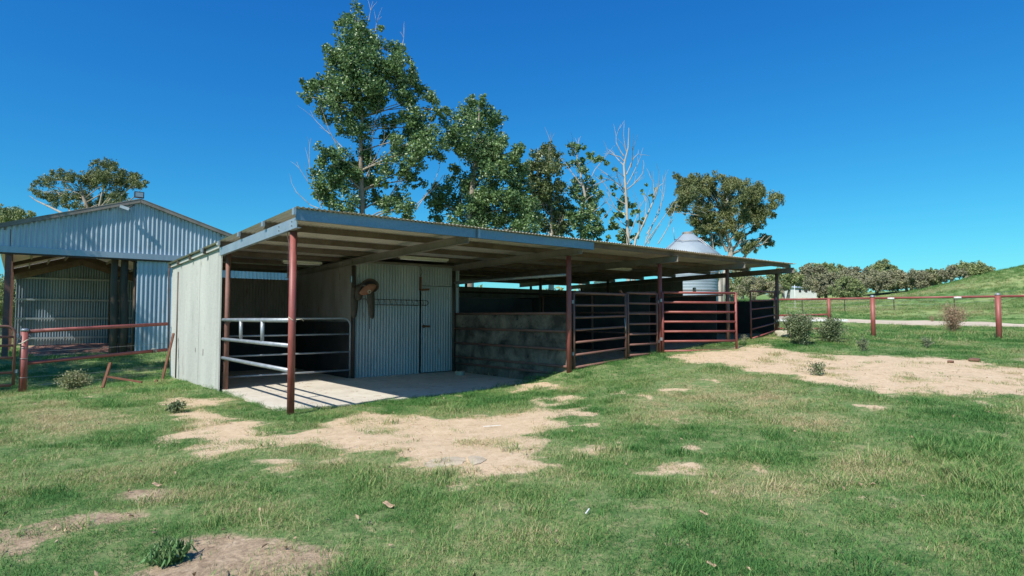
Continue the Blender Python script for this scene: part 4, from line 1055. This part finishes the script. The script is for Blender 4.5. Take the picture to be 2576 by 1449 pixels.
tree('dying_poplar_tree', 'pale dying poplar with bare upright branches and few leaves', 'tree', (1580, 800), 30, T5, CB, 1.2, .16, 'poplar_leaf', 'bark_pale', 1000,
     [(945, 1250), (940, 1040), (925, 700), (905, 400), (940, 260), (945, 100)], .12, None, every=4,
     twigs=[[(905,330),(850,250),(835,190),(850,150)],[(905,370),(840,300),(790,340),(765,260)],[(930,560),(1000,440),(1040,330)],[(930,600),(1040,510),(1075,430),(1060,360)],[(920,650),(860,570),(790,480),(720,460)],[(915,620),(860,540),(840,440)],
            [(925,720),(840,680),(760,580),(720,510)],[(930,300),(900,220),(905,100)],[(960,420),(980,330),(970,250)],[(900,400),(850,350),(830,320)],[(935,800),(860,790),(800,700),(780,620)],[(930,900),(840,830),(780,720)],[(940,1000),(980,880),(1030,780),(1040,700)],[(925,480),(960,400),(1000,300),(1040,320)]], twig_r=.032)
T6 = [(1050,620,16),(1130,650,18),(1170,600,14),(1080,560,10)]
tree('bare_tree', 'bare leaning tree with whitish branches just left of the silo', 'tree', (1640, 800), 29, T6, CB, 1.2, .15, 'poplar_leaf', 'bark_pale', 420,
     [(960, 1250), (1000, 1000), (1070, 860), (1140, 700), (1165, 590), (1220, 550)], .085, None, every=2,
     twigs=[[(1080,1050),(1090,960),(1190,800),(1230,600),(1215,480)],[(1080,1040),(1130,950),(1260,790),(1320,680)],[(1140,700),(1160,560),(1125,510)],[(1150,680),(1190,590),(1190,470)],[(1090,960),(1160,850),(1210,750),(1240,560)],[(1060,900),(1090,800),(1080,620)],
            [(1180,1040),(1250,930),(1290,850),(1330,700)],[(1100,1040),(1140,960),(1200,880)],[(1020,980),(1040,850),(1020,700)]], twig_r=.03)
T7 = [(1350,500,45),(1450,520,65),(1400,600,65),(1340,620,35),(1560,580,85),(1680,560,75),(1820,550,70),(1950,600,90),(2060,680,80),(2130,740,45),(1450,680,85),(1380,740,65),(1300,770,42),(1560,700,105),(1700,680,105),(1850,720,115),(1980,760,95),(1480,820,85),(1500,900,55),(1620,840,95),(1760,860,115),(1900,880,95),(2010,880,55),(1560,920,60),(1700,960,75),(1840,960,70),(2040,980,45),(2080,1040,45),(1960,1060,55),(1880,1100,35),(1480,960,35),(1550,1000,35),(1770,530,50),(1600,620,50),(2100,800,30),(1300,720,26)]
T7b = []
for x, y, r in T7:
    for k in range(3):
        T7b.append((x + random.gauss(0, r*.42), y + random.gauss(0, r*.34), r * random.uniform(.62, .88)))
tree('gum_tree', 'broad olive green gum tree standing behind the silo', 'tree', (1810, 800), 37, T7b, CB, 2.3, .17, 'gum_leaf', 'bark_pale', 1900,
     [(1690, 1380), (1760, 1200), (1770, 1080), (1720, 900), (1700, 700)], .30, None, .26, .9, every=3,
     twigs=[[(1640,1180),(1620,1020),(1580,900),(1460,800)],[(1760,1140),(1810,1040),(1900,950),(1970,930),(1975,920)],[(1700,1340),(1640,1180),(1620,1000)],[(1740,1100),(1660,950),(1650,800)],[(1870,1160),(1920,1080),(2030,1040)]], twig_r=.11)
# gum behind the gable shed
T8 = [(110,450,26),(100,480,20),(150,440,30),(190,450,34),(170,480,34),(220,440,30),(250,420,24),(280,425,30),(310,430,28),(330,455,24),(345,470,20),(240,470,34),(290,470,34),(210,500,30),(255,505,30),(300,500,28),(320,495,24),(140,510,22),(180,520,26),(230,525,26),(350,440,18),(365,460,12),(85,465,10),(265,445,30),(160,500,20)]
T8b = []
for x, y, r in T8:
    for k in range(2): T8b.append((x + random.gauss(0, r*.5), y + random.gauss(0, r*.35), r * random.uniform(.5, .72)))
tree('gum_tree', 'spreading gum tree showing over the ridge of the gable shed', 'tree', (215, 800), 58, T8b, CI, 3.2, .26, 'gum_leaf', 'bark', 620,
     [(225, 640), (230, 560), (215, 510), (205, 480), (200, 450)], .38, 'gum trees beyond the gable shed', .28, .9, every=3,
     twigs=[[(230,580),(270,520),(290,470)],[(225,590),(180,540),(150,490)],[(200,560),(150,530),(100,510),(85,500)],[(235,560),(260,500),(260,440)],[(240,550),(310,490),(335,460)]], twig_r=.15)
T9 = [(10,545,22),(35,538,22),(60,545,18),(25,560,20),(50,560,18),(80,540,8),(5,570,20),(-15,560,25)]
tree('gum_tree', 'small rounded gum tree crown over the left eave of the gable shed', 'tree', (40, 800), 64, T9, CI, 2.2, .30, 'gum_far', 'bark', 700,
     [(40, 640), (38, 590), (36, 560)], .25, 'gum trees beyond the gable shed', .3, .7, every=2)
T10 = [(5,720,30),(20,760,26),(0,790,30),(24,800,20),(10,745,30),(-20,760,40)]
tree('gum_tree', 'low leafy tree seen through the open left side of the gable shed', 'tree', (8, 800), 62, T10, CI, 2.0, .30, 'gum_far', 'bark', 700,
     [(8, 800), (8, 760), (8, 740)], .25, 'gum trees beyond the gable shed', .3, .7, every=2)

# gums just outside the frame on the left, whose shade reaches the shed and the fence
def plain_tree(label, X, Y, H, crad, cz, leaf, dens, lm='gum_leaf', nb=26, group=None, trunk_r=.25):
    g = hz(X, Y); org = Vector((X, Y, g)); T = empty('gum_tree', org, 0, label, 'tree', group)
    blobs = []
    for i in range(nb):
        a = random.uniform(0, 6.28); rr = crad * math.sqrt(random.random()) * .9; z = cz + (H - cz) * random.random() * (1 - .45 * (rr / crad) ** 2)
        blobs.append((org + Vector((rr*math.cos(a), rr*math.sin(a), z)), random.uniform(.16, .30) * crad))
    tp = [Vector((0, 0, -.3)), Vector((.1, 0, H*.25)), Vector((-.1, .1, H*.5)), Vector((0, 0, H*.8))]
    MB().tube(tp, [trunk_r, trunk_r*.8, trunk_r*.5, trunk_r*.15], 10, False).build('trunk', MATS['bark_pale'], T)
    mb = MB()
    for c, r in blobs[::2]:
        c = c - org; t = min(.8, max(.2, c.z / H - .25)); q = Vector((0, 0, H * t)); limb(mb, q, c, trunk_r*.3, .02, .12)
    mb.build('branches', MATS['bark_pale'], T)['kind'] = 'stuff'
    lf = leaf_cloud('foliage', blob_points(blobs, dens, org), leaf, lm, T, .35, .7); lf['kind'] = 'stuff'
    return T
plain_tree('tall gum tree left of the frame shading the gable shed', -22.2, 13.6, 15.5, 4.0, 9.5, .26, 380, nb=30)
plain_tree('gum tree beyond the left edge shading the ground by the fence', -18.3, 8.8, 12.5, 4.4, 7.5, .26, 420, nb=44)

# far row of gums on the rise
rowspec = [(1842,716,40,46,96,'gum_far'),(1868,712,34,54,104,'gum_far_brown'),(1905,720,46,52,88,'gum_far_brown'),(1950,706,34,50,110,'gum_far'),(1975,700,36,46,100,'gum_far'),(2010,715,34,56,150,'gum_far'),
           (2040,700,40,44,132,'gum_far_brown'),(2078,735,48,62,110,'gum_far_brown'),(2102,698,38,40,150,'gum_far'),(2132,735,38,54,104,'gum_far'),(2150,700,40,48,138,'gum_far_brown'),(2205,718,56,66,118,'gum_far_brown'),
           (2215,690,34,40,150,'gum_far'),(2250,706,32,46,140,'gum_far'),(2290,718,50,56,116,'gum_far_brown'),(2318,708,34,46,140,'gum_far'),(2070,690,30,36,160,'gum_far'),(2340,705,20,40,150,'gum_far'),
           (2390,690,34,40,112,'gum_far_brown'),(2430,688,40,44,116,'gum_far'),(2462,690,30,42,114,'gum_far')]
place_words = ['just right of the far corner post', 'behind the small end gate', 'above the small end gate', 'framed by the last two stable posts', 'right beside the far corner post', 'left of the white farmhouse', 'directly behind the white farmhouse',
               'low in front of the farmhouse', 'high between the farmhouse and the tall crown', 'right of the low brown one by the farmhouse', 'behind the white lean-to', 'broadest in the row above the fence post', 'with the tallest crown of the row',
               'right of the tallest crown', 'wide and brown near the hill foot', 'at the right end of the long row', 'small, peeping over the row', 'last slim one of the long row', 'leftmost of the three on the hill', 'middle of the three on the hill', 'rightmost of the three on the hill']
for i, (cx, cy, rw, hh, dpt, lm) in enumerate(rowspec):
    s = dpt / F
    topz = px(cx, cy - hh * .55, dpt).z; botz = px(cx, cy + hh * .5, dpt).z
    P0 = px(cx, cy, dpt); gnd = hz(P0.x, dpt); org = Vector((P0.x, dpt, gnd))
    T = empty('gum_tree', org, 0, ('brownish' if 'brown' in lm else 'olive green') + ' distant gum tree ' + place_words[i], 'tree', 'gum trees on the rise beyond the road')
    W_ = rw * s * 1.12; H_ = (topz - gnd) * random.uniform(.88, 1.22); cb = max(H_ * .22, min(H_ * .5, botz - gnd)); blobs = []
    for k in range(50):
        a = random.uniform(0, 6.28); rr = W_ * math.sqrt(random.random()); z = cb + (H_ - cb) * random.random() ** .6 * math.sqrt(max(.05, 1 - (rr / W_) ** 2 * .8))
        blobs.append((org + Vector((rr*math.cos(a), rr*math.sin(a)*.8, z)), random.uniform(.15, .32) * W_ * .8))
    mb = MB(); nt_ = random.choice((1, 2, 2))
    for q in range(nt_):
        x0 = random.uniform(-.15, .15) * W_; mb.tube([(x0, 0, -.4), (x0 * 1.5 + random.uniform(-.3, .3), 0, H_ * .35), (x0 * 2.5, 0, H_ * .65)], [.30, .2, .08], 7, False)
    mb.build('trunk', MATS['bark'], T)
    mb = MB()
    for c, r in blobs[::3]: limb(mb, (0, 0, H_ * .3), c - org, .10, .03, .1, 4, 5)
    mb.build('branches', MATS['bark'], T)['kind'] = 'stuff'
    leaf_cloud('foliage', blob_points(blobs, 470, org), .34 * (dpt / 120), lm, T, .5, .3)['kind'] = 'stuff'

# far woods on the skyline behind everything
def woods():
    C = []
    for k in range(260):
        x = random.uniform(-420, 420); y = 300 + random.uniform(-10, 60); r = random.uniform(3, 6); g = float(h_base(np.array([x]), np.array([y]))[0])
        if -60 < x < 60 or True:
            n = 26; d = RNG.normal(size=(n, 3)); d /= np.linalg.norm(d, axis=1)[:, None]
            C.append(d * [r*1.4, r, r*.8] + [x, y, g + r * .9])
    leaf_cloud('far_woods', np.concatenate(C), 3.2, 'gum_far', None, .8)
    o = bpy.data.objects['far_woods']; tag(o, 'distant band of grey green woodland along the skyline', 'woods', kind='stuff')
woods()

# ------------------------------------------------------------------ far buildings, poles, star pickets
def farm(name, label, cx, cy, dpt, w_, h_, dp_, roof=True):
    P0 = px(cx, cy, dpt); g = min(hz(P0.x, dpt), P0.z); B = empty(name, (P0.x, dpt, P0.z), .15, label, 'house')
    MB().box((-w_/2, 0, -1.5), (w_/2, dp_, h_)).build('wall', MATS['far_wall'], B)
    mb = MB(); bm = mb.bm; vs = [bm.verts.new(p) for p in ((-w_/2-.2,-.3,h_-.03),(w_/2+.2,-.3,h_-.03),(w_/2+.2,dp_+.3,h_-.03),(-w_/2-.2,dp_+.3,h_-.03),(-w_/2+.2,dp_/2,h_+.4),(w_/2-.2,dp_/2,h_+.4))]
    for f in ((0,1,5,4),(1,2,5),(2,3,4,5),(3,0,4),(3,2,1,0)): bm.faces.new([vs[i] for i in f])
    mb.build('roof', MATS['far_roof'], B)
    for k in range(3):
        x = -w_/2 + w_ * (k + .7) / 3.6
        MB().box((x, -.04, h_ * .3), (x + w_ * .1, -.005, h_ * .75)).build('window', MATS['black_box'], B)
    return B
farm('farmhouse', 'white farmhouse with a blue grey roof among the distant gums', 2027, 740, 118, 4.8, 1.3, 4)
farm('farmhouse', 'small white lean-to shed half hidden by the distant gums', 2146, 734, 128, 1.9, 1.2, 3)
farm('farmhouse', 'little white hut seen between stable posts under the roof', 1528, 728, 95, 2.6, 1.4, 3)
pl = px(2000, 768, 60); o = MB().tube([(0, 0, -.3), (0, 0, 2.4)], .022, 8).build('pole', MATS['white_paint']); o.location = (pl.x, 60, hz(pl.x, 60)); tag(o, 'thin pale pole in the paddock right of the far stable post', 'pole')
for i, (x, dsc) in enumerate(((2018, 'nearest the farmhouse'), (2125, 'between the low and tall red posts'), (2249, 'just right of the tall red post'), (2401, 'above the dry brown bush'))):
    q = px(x, 771, 55); o = MB().beam((0, 0, -.3), (0, 0, 1.15), .055, .055, (1, 0, 0)).build('star_picket', MATS['brown_steel']); o.location = (q.x, 55, hz(q.x, 55))
    tag(o, 'dark star picket in the paddock ' + dsc, 'star picket', 'star pickets of the wire fence beyond the road')
q0 = px(1975, 771, 55); q1 = px(2560, 771, 55)
mb = MB()
for z in (.45, .8, 1.1):
    mb.tube([(x, 55, hz(x, 55) + z) for x in np.linspace(q0.x, q1.x, 12)], .012, 4)
o = mb.build('fence_wire', MATS['wire']); tag(o, 'thin wires strung between the paddock star pickets', 'fence wire')

# ------------------------------------------------------------------ shrubs and weeds
def shrub(name, label, cat, x, y, wpx, hpx, n, leaf, lm, stem='twig', aspect=.5, dpt=None, group=None, erect=.4, dense=1.0):
    p = on_ground(x, y); d = p.y; W_ = wpx * d / F; H_ = hpx * d / F
    T = empty(name, p, 0, label, cat, group); C = []; mb = MB()
    ns = 26 if H_ > .25 else 12
    for i in range(ns):
        a = random.uniform(0, 6.28); e = random.uniform(.1, 1)
        tip = Vector((math.cos(a) * W_ * .5 * e, math.sin(a) * W_ * .5 * e, H_ * (1 - .45 * e * e) * random.uniform(.7, 1.05)))
        mid = Vector((tip.x * .35, tip.y * .35, tip.z * .6))
        mb.tube([Vector((tip.x*.1, tip.y*.1, -.03)), mid, tip], [.008 * H_ + .002, .006 * H_ + .0015, .002], 4, False)
        m = int(n / ns)
        for k in range(m):
            t = random.uniform(.12, 1.0); q = mid.lerp(tip, (t - .4) / .6) if t > .4 else Vector((0, 0, 0)).lerp(mid, t / .4)
            s = .10 * W_; C.append((q.x + random.gauss(0, s), q.y + random.gauss(0, s), max(.01, q.z + random.gauss(0, s * .7))))
    mb.build('stems', MATS[stem], T)['kind'] = 'stuff'
    leaf_cloud('foliage', np.array(C), leaf, lm, T, aspect, -erect)['kind'] = 'stuff'
    return T
shrub('shrub', 'bushy green shrub in front of the white topped bench', 'shrub', 2015, 868, 96, 90, 6500, .05, 'shrub_leaf')
shrub('shrub', 'lower green shrub right of the bigger one by the bench', 'shrub', 2092, 862, 78, 66, 4200, .05, 'shrub_leaf')
shrub('dead_shrub', 'dry tan dead bush standing between the two tall red fence posts', 'shrub', 2398, 836, 74, 74, 4200, .05, 'dry_twig', 'dry_twig')
shrub('shrub', 'pale yellowish bush in the grass left of the rusty bar', 'shrub', 184, 982, 74, 46, 3200, .045, 'shrub_pale')
shrub('weed', 'grey green weed in the grass below the first tall fence post', 'weed', 2172, 882, 40, 38, 300, .05, 'shrub_leaf')
shrub('weed', 'small upright weed in the grass left of the dry bush', 'weed', 2330, 874, 36, 30, 260, .045, 'shrub_leaf')
shrub('weed', 'leafy weed growing in the pale dirt right of the open gate', 'weed', 2055, 945, 60, 34, 420, .04, 'shrub_leaf')
shrub('weed', 'dark broad leafed weed left of the sand near the side wall', 'weed', 434, 1038, 56, 34, 260, .06, 'shrub_leaf')
shrub('weed', 'pale flowering weed at the foot of the left brown gate', 'weed', 1470, 903, 34, 24, 150, .03, 'shrub_pale')
shrub('weed', 'pale weed under the right brown gate', 'weed', 1578, 893, 30, 16, 90, .03, 'shrub_pale')
shrub('weed', 'little weed by the foot of the second red post', 'weed', 1452, 906, 22, 14, 70, .03, 'shrub_pale')
shrub('weed', 'white tinged weed in the shade before the end gate', 'weed', 1872, 862, 20, 22, 110, .035, 'shrub_pale')
shrub('dead_shrub', 'small reddish dry weed left of the first tall fence post', 'weed', 2345, 812, 26, 20, 150, .04, 'dry_twig', 'dry_twig')
shrub('weed', 'spiky grass clump in the bare earth at the lower left', 'weed', 430, 1408, 90, 40, 700, .075, 'clump_leaf', aspect=.07, erect=1.4)

# ------------------------------------------------------------------ litter: leaves, twigs, stones on the ground
def litter():
    n = 2000; y = np.sqrt(RNG.uniform(2.2**2, 12**2, n)); x = RNG.uniform(-1, 1, n) * (y * .9 + .5)
    bare, dirt = masks(x, y); u, v = to_uv(x, y); keep = (RNG.uniform(size=n) < .15 + dirt * .85 + (x < -.5) * .12) & ~((u > 0) & (v > .3) & (u < 15))
    x, y = x[keep], y[keep]; z = height(x, y) + .025
    leaf_cloud('leaf_litter', np.stack([x, y, z], 1), .042, 'dead_leaf', None, .5, 0, .3)
    tag(bpy.data.objects['leaf_litter'], 'scattered curled dry leaves and bark lying on the grass', 'leaf litter', kind='stuff')
    n = 2600; y = np.sqrt(RNG.uniform(5**2, 16**2, n)); x = RNG.uniform(-1, 1, n) * (y * .9)
    bare, dirt = masks(x, y); keep = (np.maximum(bare, dirt) > .6); x, y = x[keep], y[keep]; z = height(x, y)
    V = []; Fc = []
    for X, Y, Z in zip(x, y, z):
        k = len(V); s = random.uniform(.004, .013); 
        V += [(X+s, Y, Z), (X-s*.5, Y+s, Z), (X-s*.5, Y-s, Z), (X + random.uniform(-s, s)*.3, Y, Z + s*1.1)]; Fc += [(k, k+1, k+3), (k+1, k+2, k+3), (k+2, k, k+3)]
    o = link('pebbles', np_mesh('pebbles', V, Fc), MATS['stone']); tag(o, 'tiny loose stones sprinkled over the bare sand', 'pebbles', kind='stuff')
    # dry runners and twigs over the sand edges
    mb = MB()
    for i in range(420):
        Y = math.sqrt(random.uniform(2.6**2, 13**2)); X = random.uniform(-1, 1) * Y * .85
        b, dd = masks(np.array([X]), np.array([Y])); uu, vv = to_uv(X, Y)
        if not (.3 < max(b[0], dd[0])) or vv > .3: continue
        a = random.uniform(0, 6.28); L = random.uniform(.04, .22); q = []
        for k in range(4):
            t = k / 3; xx = X + math.cos(a + t * .6) * L * t; yy = Y + math.sin(a + t * .6) * L * t; q.append((xx, yy, hz(xx, yy) + .006 + .012 * math.sin(t * 3.1) * random.random()))
        mb.tube(q, .0022, 3, False)
    o = mb.build('dry_runners', MATS['dead_leaf']); tag(o, 'thin dry grass runners and twigs lying over the sand', 'twigs', kind='stuff')
litter()
for lab, x, y, L, a in (('short white stick lying on the sand below the roof edge', 1238, 1074, .22, .1), ('thin white straw standing in the grass below the stone slab', 1478, 1300, .07, 1.1)):
    p = on_ground(x, y, .02); o = MB().beam((-L/2, 0, 0), (L/2, 0, .012), .009, .006).build('stick', MATS['plastic_white']); o.location = p; o.rotation_euler = (0, 0, a); tag(o, lab, 'stick')
for lab, x, y, s, sd_ in (('curled piece of pale bark in the grass below the sand', 978, 1277, .05, 3), ('heart shaped dry leaf in the grass at the left', 394, 1230, .04, 5), ('light flake of bark in the grass at the lower right', 1771, 1305, .035, 7), ('pale bark flake at the bottom right of the lawn', 1790, 1435, .03, 8)):
    p = on_ground(x, y, .03); sgn = random.Random(sd_)
    o = patch('bark_flake', lambda a, b, s=s: ((a-.5)*2*s*(1-.4*abs(b-.5)), (b-.5)*s*.9, (.25*math.sin(a*5.1+1)+.2*math.sin(b*7))*s), 'dead_leaf', None, 6, 5, .006)
    o.location = p; o.rotation_euler = (.15, .1, sgn.uniform(-.4, .4)); tag(o, lab, 'bark')

for lab, x, y, sz in (('reddish brown dung pile on the far edge of the right sand patch', 2452, 908, .16), ('smaller dung clod left of the reddish dung pile', 2392, 912, .09)):
    rock('dung_pile', lab, on_ground(x, y, .02), (sz, sz * .7, sz * .35), 'dung', 12, 'dung')
# stains, straw and droppings on the concrete
mb = MB()
for i in range(90):
    u = random.uniform(.2, 5.5); v = random.uniform(.6, 4.1); a = random.uniform(0, 6.28); L = random.uniform(.03, .14); p = W(u, v, .004)
    mb.tube([p, p + Vector((math.cos(a) * L * .5, math.sin(a) * L * .5, .008)), p + Vector((math.cos(a + .3) * L, math.sin(a + .3) * L, .002))], .0025, 3, False)
o = mb.build('straw', MATS['dead_leaf']); tag(o, 'loose straw bits scattered on the concrete floor', 'straw', kind='stuff')
